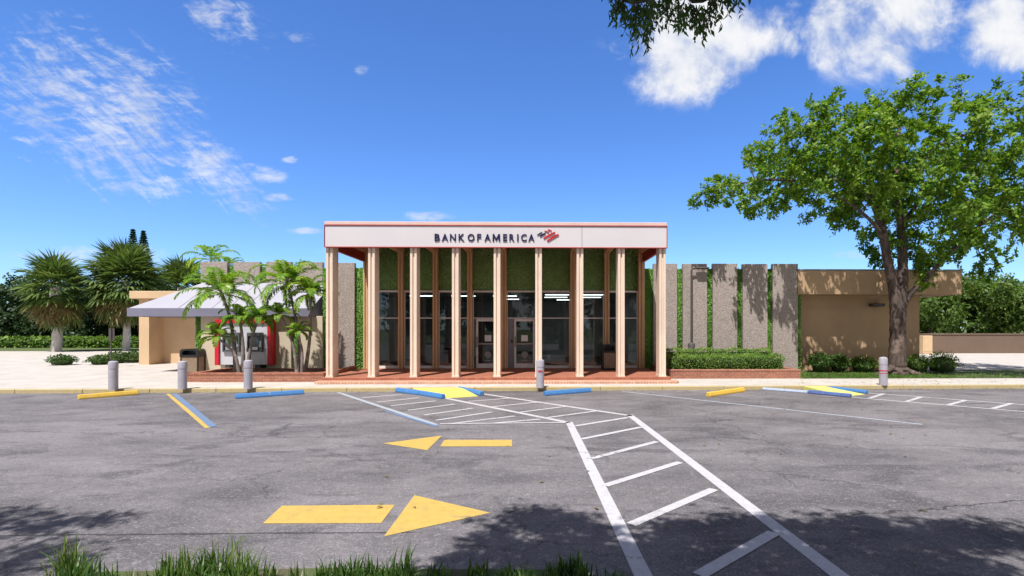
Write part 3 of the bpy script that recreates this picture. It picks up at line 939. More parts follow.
def text_mesh(txt, size, depth, bold):
    cu = bpy.data.curves.new('lettering', 'FONT')
    cu.body = txt; cu.size = size; cu.extrude = depth; cu.offset = bold; cu.align_x = 'LEFT'
    ob = bpy.data.objects.new('lettering_source', cu); COL.objects.link(ob)
    dg = bpy.context.evaluated_depsgraph_get(); dg.update()
    me = bpy.data.meshes.new_from_object(ob.evaluated_get(dg))
    bpy.data.objects.remove(ob)
    return me


# letters: centre px of each capital
caps = [('B', 437.2, 5.2), ('A', 445.0, 6.3), ('N', 452.9, 5.8), ('K', 461.4, 5.6), ('O', 471.1, 6.8), ('F', 479.1, 4.0), ('A', 487.6, 6.2), ('M', 496.3, 7.6), ('E', 505.1, 4.0),
        ('R', 511.8, 4.9), ('I', 517.8, 1.4), ('C', 523.9, 5.6), ('A', 531.4, 6.1)]
zb, zt_ = gz(241.3, YK), gz(234.2, YK)
for ch, px, wpx in caps:
    me = text_mesh(ch, 1.0, 0.0, 0.016)
    n = len(me.vertices); co = np.empty(n * 3, np.float32); me.vertices.foreach_get('co', co); co = co.reshape(-1, 3)
    s = (zt_ - zb) / 0.70
    lo, hi = co.min(0), co.max(0)
    hgt = (hi[1] - lo[1])
    sc_ = (zt_ - zb) / hgt
    cxm = (lo[0] + hi[0]) / 2
    X0 = gx(px, YK)
    pts2 = [((x - cxm) * (wpx / FPX * YK / (hi[0] - lo[0])) + X0, (y - lo[1]) * sc_ + zb) for x, y, _ in co]
    if ch == 'M':
        w_, h_ = wpx / FPX * YK, zt_ - zb
        mo = [(0, 0), (0.03, 1), (0.22, 1), (0.5, 0.42), (0.78, 1), (0.97, 1), (1, 0), (0.81, 0), (0.79, 0.62), (0.56, 0.1), (0.44, 0.1), (0.21, 0.62), (0.19, 0)]
        pts2 = [(X0 + (u - 0.5) * w_, zb + v_ * h_) for u, v_ in mo]
    bm = bmesh.new()
    vs = [bm.verts.new((p[0], YK - 0.012, p[1])) for p in pts2]
    for pl in ([] if ch == 'M' else me.polygons):
        try: bm.faces.new([vs[i] for i in pl.vertices])
        except ValueError: pass
    if ch == 'M': bm.faces.new(vs)
    r = bmesh.ops.extrude_face_region(bm, geom=list(bm.faces))
    bmesh.ops.translate(bm, verts=[v for v in r['geom'] if isinstance(v, bmesh.types.BMVert)], vec=(0, 0.034, 0))
    bmesh.ops.recalc_face_normals(bm, faces=bm.faces)
    m2 = bpy.data.meshes.new('letter'); bm.to_mesh(m2); bm.free()
    m2.materials.append(M_NAVY)
    link('letter', m2, SIGN)


def em_stripes(name, mat, segs):
    mb = MB()
    for (a, b, w) in segs:
        ax, az = gx(a[0], YK), gz(a[1], YK); bx, bz = gx(b[0], YK), gz(b[1], YK)
        d = Vector((bx - ax, 0, bz - az)); n = Vector((-d.z, 0, d.x)).normalized() * w / 2
        cmid = Vector(((ax + bx) / 2, 0, (az + bz) / 2)) + n * 0.6
        A, B = Vector((ax, 0, az)), Vector((bx, 0, bz))
        ring = [A - n, B - n, B + n, cmid + n, A + n]
        k = len(ring)
        vs = [(p.x, YK - 0.012, p.z) for p in ring] + [(p.x, YK + 0.02, p.z) for p in ring]
        fs = [tuple(range(k)), tuple(range(2 * k - 1, k - 1, -1))] + [(i, k + i, k + (i + 1) % k, (i + 1) % k) for i in range(k)]
        mb.add(vs, fs)
    return mb.build(name, mat, SIGN)


em_stripes('navy_stripe', M_NAVY, [((537.3, 235.1), (542.2, 232.2), 0.026), ((540.0, 236.5), (545.4, 233.2), 0.04)])
em_stripes('red_stripe', M_LOGORED, [((543.6, 238.4), (555.0, 232.2), 0.046), ((547.2, 241.0), (558.6, 234.4), 0.056), ((544.6, 230.8), (549.0, 232.4), 0.024), ((547.8, 229.4), (551.6, 230.8), 0.022)])

# ---- awning on the left
YA = 21.72
ax0, ax1 = gx(128, YA), gx(311, YA)
az0, az1 = gz(316.6, YA), gz(308.6, YA)
YR = YU - 0.02
zr = gz(283.5, YR)
rx0 = gx(203, YR)
aw = MB()
yb = 27.5
v = [(ax0, YA, az1), (ax1, YA, az1), (ax1, YR - 0.01, zr), (rx0, YR - 0.01, zr), (rx0, yb, zr), (ax0, yb, az1)]
aw.add(v, [(0, 1, 2, 3), (0, 3, 4, 5)])
tk = 0.04
vv = v + [(p[0], p[1], p[2] - tk) for p in v]
aw = MB().add(vv, [(0, 1, 2, 3), (0, 3, 4, 5), (9, 8, 7, 6), (11, 10, 9, 6), (1, 7, 8, 2), (2, 8, 9, 3), (3, 9, 10, 4), (4, 10, 11, 5), (5, 11, 6, 0), (0, 6, 7, 1)])
AW = aw.build('awning_roof', M_AWN, BANK, label='pale sloping metal awning over the cash machines')
sm = MB()
for k in range(1, 11):                                  # standing seams up the slope
    x = ax0 + (ax1 - ax0) * k / 11
    if x < rx0: continue
    sm.add([(x - 0.012, YA, az1 + 0.002), (x + 0.012, YA, az1 + 0.002), (x + 0.012, YR - 0.015, zr + 0.002), (x - 0.012, YR - 0.015, zr + 0.002),
            (x - 0.012, YA, az1 + 0.02), (x + 0.012, YA, az1 + 0.02), (x + 0.012, YR - 0.015, zr + 0.02), (x - 0.012, YR - 0.015, zr + 0.02)],
           [(0, 1, 2, 3), (4, 7, 6, 5), (0, 4, 5, 1), (1, 5, 6, 2), (2, 6, 7, 3), (3, 7, 4, 0)])
sm.build('roof_seam', M_AWN, AW)
ed = MB()
ed.box(ax0 - 0.02, ax1 + 0.02, YA - 0.04, YA - 0.004, az0, az1 + 0.01)
ed.box(ax0 - 0.021, ax0 - 0.003, YA - 0.003, yb, az0, az1 + 0.01)
ed.build('awning_edge', M_AWN_EDGE, BANK, bevel=0.006)
MB().add([(ax1 + 0.001, YA - 0.003, az0), (ax1 + 0.001, YR - 0.01, az0), (ax1 + 0.001, YR - 0.01, zr - 0.002), (ax1 + 0.001, YA - 0.003, az1 - 0.002),
          (ax1 + 0.03, YA - 0.003, az0), (ax1 + 0.03, YR - 0.01, az0), (ax1 + 0.03, YR - 0.01, zr + 0.01), (ax1 + 0.03, YA - 0.003, az1 + 0.01)],
         [(0, 3, 2, 1), (4, 5, 6, 7), (0, 1, 5, 4), (1, 2, 6, 5), (2, 3, 7, 6), (3, 0, 4, 7)]).build('awning_side', M_AWN_EDGE, BANK)
MB().box(ax0, ax1, YA, 21.99, az0 + 0.02, az0 + 0.05).build('awning_soffit', M_AWN_EDGE, BANK)
MB().box(ax0, -14.5, 21.991, yb, az0 + 0.02, az0 + 0.05).build('awning_soffit', M_AWN_EDGE, BANK)

# ---- tan wing on the right
tx0, tx1 = gx(801.5, 22.9), gx(919.5, 22.9)
ZFB, ZFT = gz(294.0, 22.0), gz(268.6, 22.0)
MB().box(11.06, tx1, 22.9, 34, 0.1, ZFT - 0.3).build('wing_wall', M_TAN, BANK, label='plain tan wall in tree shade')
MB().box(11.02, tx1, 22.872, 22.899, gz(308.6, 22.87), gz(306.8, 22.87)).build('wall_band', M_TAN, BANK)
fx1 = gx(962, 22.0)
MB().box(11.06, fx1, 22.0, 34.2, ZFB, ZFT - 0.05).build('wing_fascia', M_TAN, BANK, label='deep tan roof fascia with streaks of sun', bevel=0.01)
MB().box(11.05, fx1 + 0.02, 21.97, 34.3, ZFT - 0.049, ZFT).build('roof_edge', surf('blue_grey_edge', (0.22, 0.27, 0.32), None, 2.0, 0.5), BANK)
wl = MB().box(gx(870.5, 22.75), gx(882.5, 22.75), 22.55, 22.9, gz(306, 22.6), gz(303.2, 22.6))
wl.build('wall_light', M_POLE, BANK, bevel=0.02)

# ================================================================== drive-through shelter at the left
SH = thing('drive_through_shelter', (-18, 28, 0.12), 'peach walled drive-through shelter with a flat tan roof slab, left of the awning', 'shelter')
wx0 = gx(139, 27.0); wx1 = gx(149, 27.0)
MB().box(wx0, wx1, 27.0, 32, 0.12, 3.5).build('wing_wall', M_TANLIGHT, SH)
MB().box(wx1 + 0.002, -14.47, 28.0, 28.2, 0.12, 3.5).build('back_wall', M_TANLIGHT, SH)
MB().box(gx(129, 26.6), -14.47, 26.6, 32, gz(299, 26.6), gz(291.5, 26.6)).build('roof_slab', M_TANLIGHT, SH, bevel=0.02)

# ================================================================== cash machine surround
ay = 21.9
ATM = thing('cash_machine_panel', (gx(243, ay), 21.95, 0.5), 'white panel with two cash machines in a red frame under the awning', 'cash machine')
fx0, fx1_ = gx(214.5, 21.62), gx(271.3, 21.62)
fz0, fz1 = gz(364.8, 21.62), gz(319.5, 21.62)
f = MB()
f.box(fx0, fx0 + 0.17, 21.62, 21.99, fz0, fz1); f.box(fx1_ - 0.17, fx1_, 21.62, 21.99, fz0, fz1)
f.box(fx0 + 0.171, fx1_ - 0.171, 21.621, 21.989, fz1 - 0.15, fz1 - 0.001)
f.build('red_frame', M_ATMRED, ATM, bevel=0.008)
MB().box(fx0 + 0.172, fx1_ - 0.172, 21.70, 21.985, fz0 + 0.02, fz1 - 0.152).build('white_panel', M_ATMWHITE, ATM)
for (pa, pb) in ((223, 240), (247.5, 263)):
    xa, xb = gx(pa, 21.66), gx(pb, 21.66); za, zb_ = gz(351.5, 21.66), gz(332.5, 21.66)
    mc = MB()
    mc.box(xa, xa + 0.05, 21.6, 21.699, za, zb_); mc.box(xb - 0.05, xb, 21.6, 21.699, za, zb_)
    mc.box(xa + 0.051, xb - 0.051, 21.6, 21.699, zb_ - 0.14, zb_); mc.box(xa + 0.051, xb - 0.051, 21.6, 21.699, za, za + 0.05)
    mc.box(xa + 0.051, xb - 0.051, 21.67, 21.699, za + 0.051, zb_ - 0.141)
    A = mc.build('cash_machine', M_ATMGREY, ATM, bevel=0.006)
    MB().box(xa + 0.12, xb - 0.16, 21.655, 21.669, za + 0.28, zb_ - 0.17).build('screen', M_SCREEN, A)
    MB().box(xa + 0.12, xb - 0.2, 21.62, 21.669, za + 0.08, za + 0.2).build('keypad', M_STEEL, A)
    MB().box(xb - 0.14, xb - 0.07, 21.65, 21.669, za + 0.2, za + 0.45).build('card_slot', M_STEEL, A)
for px in (228, 258):
    x = gx(px, 21.8); MB().box(x - 0.09, x + 0.09, 21.75, 21.98, fz0 - 0.15, fz0 + 0.018).build('bracket', M_ATMGREY, ATM)

# ================================================================== planters
def planter(px0, px1_, yf, yb_, ztop, label, x1=None):
    x0 = px0 if px0 < 50 else gx(px0, yf)
    x1 = x1 if x1 is not None else gx(px1_, yf)
    T = thing('brick_planter', ((x0 + x1) / 2, yf, 0.12), label, 'planter')
    w = MB()
    w.box(x0, x1, yf, yf + 0.2, 0.12, ztop - 0.07); w.box(x0, x0 + 0.2, yf + 0.201, yb_, 0.12, ztop - 0.07); w.box(x1 - 0.2, x1, yf + 0.201, yb_, 0.12, ztop - 0.07)
    w.build('brick_wall', M_BRICK, T)
    c = MB()
    c.box(x0 - 0.015, x1 + 0.015, yf - 0.015, yf + 0.215, ztop - 0.069, ztop)
    c.box(x0 - 0.015, x0 + 0.21, yf + 0.216, yb_, ztop - 0.069, ztop); c.box(x1 - 0.21, x1 + 0.015, yf + 0.216, yb_, ztop - 0.069, ztop)
    c.build('brick_coping', M_SOLDIER if False else M_BRICK, T, bevel=0.01)
    MB().box(x0 + 0.2, x1 - 0.2, yf + 0.2, yb_, 0.13, ztop - 0.09).build('mulch', M_MULCH, T)
    return x0, x1


planter(186.5, 0, 18.25, 21.6, 0.44, 'low brick planter holding the palms in front of the cash machines', x1=-7.46)
planter(4.85, 800, 19.15, 21.98, 0.46, 'low brick planter holding the clipped hedges right of the canopy', x1=gx(800.5, 19.15))


# ================================================================== foliage builders
def box_hedge(name, x0, x1, y0, y1, z0, z1, mat, label, cat='hedge', dens=900, size=0.06, seed=1):
    r = np.random.default_rng(seed)
    L = []
    def face(n, fn, nrm):
        u, v_ = r.uniform(0, 1, n), r.uniform(0, 1, n)
        P = fn(u, v_)
        wob = 0.05 * np.sin(P[:, 0] * 5.1 + 1.3) * np.cos(P[:, 2] * 6 + P[:, 1] * 4) + r.normal(0, 0.03, n)
        P = P + nrm * wob[:, None]
        A = unit(np.array(nrm)[None] * 0.8 + r.normal(0, 0.7, (n, 3)))
        L.append(leaf_quads(P, A, unit(np.array([0, -0.3, 1.0])[None] + r.normal(0, 0.5, (n, 3))), r.uniform(0.7, 1.3, n) * size, r.uniform(0.45, 0.7, n) * size))
    w, d, h = x1 - x0, y1 - y0, z1 - z0
    st = lambda a, b, c: np.stack([a, b, c], 1)
    face(int(w * h * dens), lambda u, v_: st(x0 + u * w, np.full_like(u, y0), z0 + v_ * h), np.array([0, -1, 0]))
    face(int(w * d * dens), lambda u, v_: st(x0 + u * w, y0 + v_ * d, np.full_like(u, z1)), np.array([0, 0, 1]))
    face(int(d * h * dens), lambda u, v_: st(np.full_like(u, x0), y0 + u * d, z0 + v_ * h), np.array([-1, 0, 0]))
    face(int(d * h * dens), lambda u, v_: st(np.full_like(u, x1), y0 + u * d, z0 + v_ * h), np.array([1, 0, 0]))
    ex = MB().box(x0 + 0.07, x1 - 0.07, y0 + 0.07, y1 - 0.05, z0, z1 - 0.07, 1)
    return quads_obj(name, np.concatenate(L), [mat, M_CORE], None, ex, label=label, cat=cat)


def shrub(x, y, z, rx, ry, h, mat, label, size=0.08, n=1500, seed=1, cat='shrub', group=None, name='shrub'):
    r = np.random.default_rng(seed)
    d = unit(r.normal(0, 1, (n, 3)))
    d[:, 2] = np.abs(d[:, 2]) * 1.15 - 0.15
    lump = 1 + 0.16 * np.sin(d[:, 0] * 7 + seed) * np.cos(d[:, 1] * 6 + d[:, 2] * 8)
    rr = r.uniform(0.72, 1.06, n) * lump
    P = np.stack([x + d[:, 0] * rx * rr, y + d[:, 1] * ry * rr, z + h * 0.42 + d[:, 2] * h * 0.56 * rr], 1)
    A = unit(d + r.normal(0, 0.6, (n, 3)))
    V = leaf_quads(P, A, unit(np.array([0, 0, 1.0])[None] + r.normal(0, 0.5, (n, 3))), r.uniform(0.7, 1.4, n) * size, r.uniform(0.4, 0.6, n) * size)
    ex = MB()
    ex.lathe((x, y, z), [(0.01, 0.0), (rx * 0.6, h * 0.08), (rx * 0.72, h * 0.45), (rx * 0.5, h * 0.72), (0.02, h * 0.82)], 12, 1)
    return quads_obj(name, V, [mat, M_CORE], None, ex, label=label, cat=cat, group=group)


def grow(trunks, tips, seed, bark, parent, r0, kink=0.12, name='trunk', rtip=0.008):
    """trunks: limb polylines [(point, radius)...]; twigs grow from the nearest wood to each tip."""
    r = np.random.default_rng(seed)
    mb = MB()
    nodes, rad = [], []
    for t in trunks:
        pts = [Vector(p) for p, _ in t]; rs = [q for _, q in t]
        # Catmull-Rom through the limb
        path, rr = [], []
        for i in range(len(pts) - 1):
            p0, p1, p2, p3 = pts[max(i - 1, 0)], pts[i], pts[i + 1], pts[min(i + 2, len(pts) - 1)]
            for k in range(5):
                u = k / 5
                path.append(0.5 * ((2 * p1) + (p2 - p0) * u + (2 * p0 - 5 * p1 + 4 * p2 - p3) * u * u + (3 * p1 - p0 - 3 * p2 + p3) * u ** 3))
                rr.append(rs[i] * (1 - u) + rs[i + 1] * u)
        path.append(pts[-1]); rr.append(rs[-1])
        rr2 = [q * (1 + 0.07 * math.sin(3.1 * i + len(t))) for i, q in enumerate(rr)]
        mb.tube(path, rr2, 12)
        for p, q in zip(path[3:], rr[3:]): nodes.append(p[:]); rad.append(q)
    nodes = np.array(nodes); rad = np.array(rad)
    base = nodes.mean(0)
    if len(tips):
        d0 = np.array([np.min(np.linalg.norm(nodes - t, axis=1)) for t in tips])
        for ti in np.argsort(d0):
            t = tips[ti]
            d = np.linalg.norm(nodes - t, axis=1) + np.where(rad > 0.25, 1.0, 0)
            j = int(np.argmin(d)); a = nodes[j]; L = d[j]
            if L < 0.05: continue
            ns = max(2, int(L / 0.45) + 1)
            ra = min(rad[j] * 0.75, 0.012 + 0.02 * L)
            path, rr = [a], [ra]
            for k in range(1, ns + 1):
                u = k / ns
                p = a + (t - a) * u + (r.normal(0, kink, 3) * L * 0.3 * (u < 1)) + np.array([0, 0, 0.10 * L * math.sin(math.pi * u)])
                path.append(p); rr.append(ra * (1 - u) + rtip * u)
            mb.tube(path, rr, 5, cap=False)
            nodes = np.concatenate([nodes, np.array(path[1:])]); rad = np.concatenate([rad, np.array(rr[1:])])
    return mb.build(name, bark, parent, smooth=True)


def blob_points(blobs, n, seed, shell=0.35):
    """Points spread through ellipsoids (x, y, z, rx, ry, rz)."""
    r = np.random.default_rng(seed)
    B = np.array(blobs, float)
    w = B[:, 3] * B[:, 5] ; w = w / w.sum()
    k = r.choice(len(B), n, p=w)
    d = unit(r.normal(0, 1, (n, 3)))
    rr = r.uniform(shell, 1, n) ** (1 / 2.0)
    return B[k, :3] + d * B[k, 3:6] * rr[:, None], d


def rosettes(P, D, r, k, size, wid, droop=0.0, up=0.6):
    """k leaves round each point, spreading from its direction."""
    n = len(P)
    Pn = np.repeat(P, k, 0); Dn = np.repeat(unit(D + np.array([0, 0, up])), k, 0)
    rad = unit(np.cross(Dn, r.normal(0, 1, (n * k, 3))))
    A = unit(rad * 1.0 + Dn * r.uniform(0.0, 0.9, (n * k, 1)) - np.array([0, 0, droop]))
    Nn = unit(Dn + r.normal(0, 0.25, (n * k, 3)))
    return leaf_quads(Pn + r.normal(0, size * 0.25, Pn.shape), A, Nn, r.uniform(0.65, 1.25, n * k) * size, r.uniform(0.8, 1.1, n * k) * wid)


# ================================================================== hedges and shrubs at the right
hy = 19.5
box_hedge('clipped_hedge', 4.95, gx(784, hy), hy, 20.45, 0.36, gz(357.0, hy), M_L_HEDGE, 'broad front clipped box hedge standing in the right brick planter', seed=4)
box_hedge('clipped_hedge', 5.0, gx(770, 20.9), 20.75, 21.35, 0.36, gz(350.6, 20.9), M_L_HEDGE, 'back clipped hedge against the pebble panels, behind the front hedge', seed=5)
by = 21.9
for k, (pa, pb, pt, lab) in enumerate(((809, 832, 353.5, 'rounded light leafed shrub at the left end of the tan wall'), (829, 848, 355.5, 'pale leafed shrub second from left against the tan wall'),
                                       (849, 877, 356.5, 'dark rounded shrub against the tan wall left of the tree trunk'), (904, 930, 356, 'dark shrub right of the tree trunk'),
                                       (926, 958, 353.5, 'broad dark shrub past the right end of the tan wall'))):
    yy = by - (0.35 if k > 2 else 0)
    xa, xb = gx(pa, yy), gx(pb, yy)
    shrub((xa + xb) / 2, yy, 0.124, (xb - xa) / 2, 0.5, gz(pt, yy) - 0.1, M_L_SHRUB if k < 2 else M_L_HEDGE, lab, 0.09 if k < 2 else 0.07, 1300, 20 + k, group='shrubs along the tan wall')
# turf on the lawn
r = np.random.default_rng(9)
n = 9000
P = np.stack([r.uniform(9.8, 22, n), 19.12 + r.uniform(0, 1, n) ** 1.3 * 2.2, np.full(n, 0.124)], 1)
keep = (P[:, 0] < 15.5) | (r.uniform(0, 1, n) < 0.3)
P = P[keep]; n = len(P)
V = leaf_quads(P, np.stack([r.normal(0, 0.5, n), r.normal(0, 0.5, n), np.ones(n)], 1), r.normal(0, 1, (n, 3)), r.uniform(0.05, 0.11, n), 0.02)
quads_obj('lawn_grass', V, M_TURF, kind='stuff', label='short lawn grass between walk and tan wall', cat='grass')

# ================================================================== big tree at the right
TY = 20.8
TREE = thing('shade_tree', (gx(893, TY), TY, 0.12), 'large spreading green tree with a forked trunk in front of the tan wall', 'tree')
def tp(px, py, dy=0.0): return at(px, py, TY + dy)
trunks = [
    [(tp(897, 375), 0.46), (tp(897, 367), 0.34), (tp(897.5, 350), 0.30), (tp(898, 325), 0.29), (tp(897, 305), 0.27), (tp(893, 285), 0.19), (tp(888, 262, -0.1), 0.17), (tp(884, 240, -0.1), 0.16), (tp(878, 215, -0.1), 0.13), (tp(864, 190, 0.0), 0.10), (tp(838, 180, 0.0), 0.075), (tp(805, 181, 0.1), 0.055), (tp(765, 180, 0.2), 0.04), (tp(722, 187, 0.3), 0.022)],
    [(tp(899, 320, 0.1), 0.25), (tp(901, 300, 0.15), 0.22), (tp(902.5, 280, 0.2), 0.20), (tp(902.5, 255, 0.3), 0.18), (tp(901, 225, 0.4), 0.15), (tp(897, 190, 0.5), 0.12), (tp(897, 150, 0.6), 0.09), (tp(902, 112, 0.7), 0.05)],
    [(tp(903, 303, 0.2), 0.15), (tp(914, 290, 0.1), 0.12), (tp(928, 277, -0.2), 0.10), (tp(946, 256, -0.5), 0.08), (tp(975, 230, -0.8), 0.05), (tp(1005, 205, -1), 0.03)],
    [(tp(899, 205, 0.5), 0.12), (tp(910, 180, 0.2), 0.10), (tp(925, 158, -0.3), 0.08), (tp(950, 140, -0.6), 0.06), (tp(985, 130, -0.8), 0.04)],
    [(tp(878, 215, -0.1), 0.11), (tp(870, 180, 0.3), 0.09), (tp(852, 150, 0.6), 0.07), (tp(828, 130, 0.8), 0.05), (tp(805, 125, 0.9), 0.03)],
    [(tp(884, 240, -0.1), 0.09), (tp(872, 222, -0.5), 0.07), (tp(852, 205, -0.9), 0.05), (tp(835, 196, -1.0), 0.03)],
    [(tp(901, 230, 0.4), 0.11), (tp(916, 205, 1.2), 0.09), (tp(935, 180, 1.9), 0.06), (tp(960, 165, 2.4), 0.04)],
    [(tp(898, 366), 0.22), (tp(907, 371, -0.2), 0.14), (tp(922, 375.5, -0.4), 0.08), (tp(938, 378.5, -0.6), 0.03)],
    [(tp(896, 366), 0.20), (tp(886, 371, -0.2), 0.11), (tp(874, 375.5, -0.3), 0.03)],
    [(tp(897, 368), 0.22), (tp(901, 374, -0.4), 0.11), (tp(908, 379.5, -0.8), 0.03)],
]
px_blobs = [(702, 199, 12), (714, 192, 13), (726, 187, 15), (741, 184, 16), (757, 206, 14), (773, 208, 14), (749, 150, 14), (766, 163, 23), (783, 142, 23), (803, 125, 21), (785, 121, 13),
            (820, 110, 17), (840, 104, 15), (795, 176, 30), (823, 163, 36), (815, 200, 17), (846, 146, 36), (869, 113, 29), (903, 98, 24), (922, 104, 27), (880, 163, 40),
            (920, 146, 44), (850, 194, 20), (866, 208, 20), (909, 200, 38), (922, 234, 30), (935, 252, 22), (927, 277, 13), (916, 286, 9), (952, 275, 18),
            (960, 120, 34), (978, 165, 46), (985, 215, 40), (1018, 158, 40), (1030, 198, 36), (1048, 170, 32), (1062, 192, 28), (960, 245, 26)]
ppm = FPX / TY
bl = []
rt = np.random.default_rng(17)
for (px, py, pr) in px_blobs:
    if px > 858 and py < 170: py += 8
    rr = pr / ppm
    nlay = 1 if pr < 16 else (2 if pr < 28 else 3)
    for k in range(nlay):
        dy = 0 if nlay == 1 else (-1 + 2 * k / (nlay - 1)) * rr * 1.5
        c = tp(px, py, 0)
        bl.append((c.x + rt.normal(0, 0.12), c.y + dy + rt.normal(0, 0.15) + 0.1, c.z - 0.1 * abs(dy), rr * 0.95, rr * 0.95, rr * 0.86))
tips, td = blob_points(bl, 1380, 5, 0.3)
grow(trunks, tips[::2], 6, M_BARK, TREE, 0.4)
# rosettes round the tips, gathered in small bunches
rr_ = np.random.default_rng(8)
sub = np.repeat(np.arange(len(tips)), 6)
RP = tips[sub] + rr_.normal(0, 0.115, (len(sub), 3)); RD = unit(td[sub] + rr_.normal(0, 0.5, (len(sub), 3)))
quads_obj('crown', rosettes(RP, RD, rr_, 8, 0.18, 0.105), M_L_TREE, TREE)

# ================================================================== shade tree over the camera
FG = thing('overhanging_tree', (2.2, -3.2, 0.0), 'dark leafy branches hanging into the top of the picture above the lot', 'tree')
def shadow_src(px, py, h):
    s = gnd(px, py); return (s.x - 0.20 * h, s.y - 0.49 * h, h)
fb = []
for (px, py, h, rad) in ((530, 520, 6.2, 0.42), (562, 522, 6.0, 0.38), (500, 545, 5.8, 0.40), (590, 545, 6.4, 0.50), (545, 560, 5.6, 0.5), (640, 560, 6.0, 0.5), (680, 530, 6.3, 0.42), (700, 560, 5.7, 0.55),
                         (735, 525, 6.4, 0.42), (770, 545, 6.0, 0.5), (800, 535, 6.5, 0.45), (850, 530, 6.2, 0.42), (840, 560, 5.8, 0.5), (890, 530, 6.6, 0.45), (900, 560, 6.0, 0.55), (950, 535, 6.3, 0.5),
                         (960, 570, 6.0, 0.5), (1010, 540, 6.4, 0.55), (460, 572, 5.6, 0.4), (620, 585, 6.3, 0.6), (780, 590, 6.2, 0.6)):
    x, y, z = shadow_src(px, py, h); fb.append((x, y, z, rad, rad * 0.75, rad * 0.6))
for k in range(9):
    fb.append((-0.5 + k * 0.75, -0.9 + 0.3 * math.sin(k), 6.3 + 0.4 * math.cos(2 * k), 0.8, 0.8, 0.6))
ft0, fd0 = blob_points(fb, 1950, 19, 0.02)
for k in range(26):  # extra unseen canopy added behind the camera, blocks sky light to deepen shade
    fb.append((-0.6 + (k % 7) * 1.5, -6.0 + (k // 7) * 1.35, 6.6 + 0.9 * math.sin(k * 1.7), 1.2, 1.1, 0.7))
ftips, fd = blob_points(fb[-26:], 2600, 11, 0.1)
ftips = np.concatenate([ft0, ftips]); fd = np.concatenate([fd0, fd])
# the boughs that show
def fp(px, py, y): return at(px, py, y)
hang = []
rh = np.random.default_rng(12)
for (px, py, y, sp, ln, n_) in ((618, 4, 3.1, 10, 24, 11), (632, 10, 3.0, 10, 30, 12), (645, 12, 3.2, 8, 42, 12), (652, 4, 2.9, 8, 26, 9), (665, 0, 3.1, 8, 22, 8), (678, 8, 3.0, 9, 24, 10), (692, 10, 3.2, 9, 24, 10), (700, 14, 3.0, 6, 36, 8), (712, 4, 3.1, 9, 26, 9), (728, -6, 3.0, 10, 24, 8), (640, -12, 3.0, 30, 14, 16), (700, -14, 3.0, 32, 14, 16)):
    for q in range(n_):
        a = fp(px + rh.normal(0, sp * 0.6), py - 6 + rh.normal(0, 3), y + rh.normal(0, 0.1))
        b = fp(px + rh.normal(0, sp * 0.75), py + rh.uniform(0.3, 1.0) * ln, y + rh.normal(0, 0.12))
        hang.append((np.array(a[:]), np.array(b[:])))
fgm = [[((2.2, -3.2, 0.0), 0.34), ((2.15, -3.0, 1.5), 0.27), ((2.0, -2.7, 3.2), 0.24), ((1.8, -2.1, 4.8), 0.2), ((1.3, -0.8, 5.8), 0.13), ((0.9, 0.6, 6.1), 0.09), ((0.4, 2.0, 6.0), 0.05)],
       [((1.8, -2.1, 4.8), 0.16), ((2.3, -1.0, 5.5), 0.11), ((2.6, 0.6, 6.0), 0.08), ((2.4, 2.2, 6.0), 0.04)],
       [((1.8, -2.1, 4.8), 0.14), ((3.4, -0.8, 5.8), 0.10), ((4.6, 0.8, 6.2), 0.06), ((5.4, 2.0, 6.3), 0.03)],
       [((1.3, -0.8, 5.8), 0.09), ((1.2, 1.0, 5.0), 0.06), ((1.0, 2.2, 4.35), 0.035), (tuple(fp(690, -8, 3.0)), 0.018), (tuple(fp(735, -16, 3.05)), 0.008)],
       [((1.0, 2.2, 4.35), 0.03), (tuple(fp(655, -10, 3.0)), 0.016), (tuple(fp(612, -6, 3.1)), 0.007)]]
FGT = grow(fgm, ftips[::12], 13, M_BARK2, FG, 0.3)
tw = MB()
HP, HA = [], []
for a, b in hang:
    L = np.linalg.norm(b - a)
    tw.tube([a, a * 0.5 + b * 0.5 + rh.normal(0, 0.01, 3), b], [0.003, 0.002, 0.001], 4, cap=False)
    k = max(4, int(L / 0.022))
    for q in range(k):
        u = (q + rh.uniform(0, 1)) / k
        HP.append(a + (b - a) * u); HA.append(unit(np.array([rh.normal(0, 0.6), rh.normal(0, 0.6), -0.9])))
tw.build('twig', M_BARK2, FG)
HP = np.array(HP); HA = np.array(HA); n = len(HP)
V1 = leaf_quads(HP, HA, rh.normal(0, 1, (n, 3)), rh.uniform(0.032, 0.055, n), rh.uniform(0.013, 0.020, n))
sub = np.repeat(np.arange(len(ftips)), 7)
RP = ftips[sub] + rh.normal(0, 0.11, (len(sub), 3)); RD = unit(fd[sub] + rh.normal(0, 0.6, (len(sub), 3)))
V2 = rosettes(RP, RD, rh, 6, 0.10, 0.05, 0.4)
quads_obj('crown', np.concatenate([V1, V2]), M_L_FG, FG)

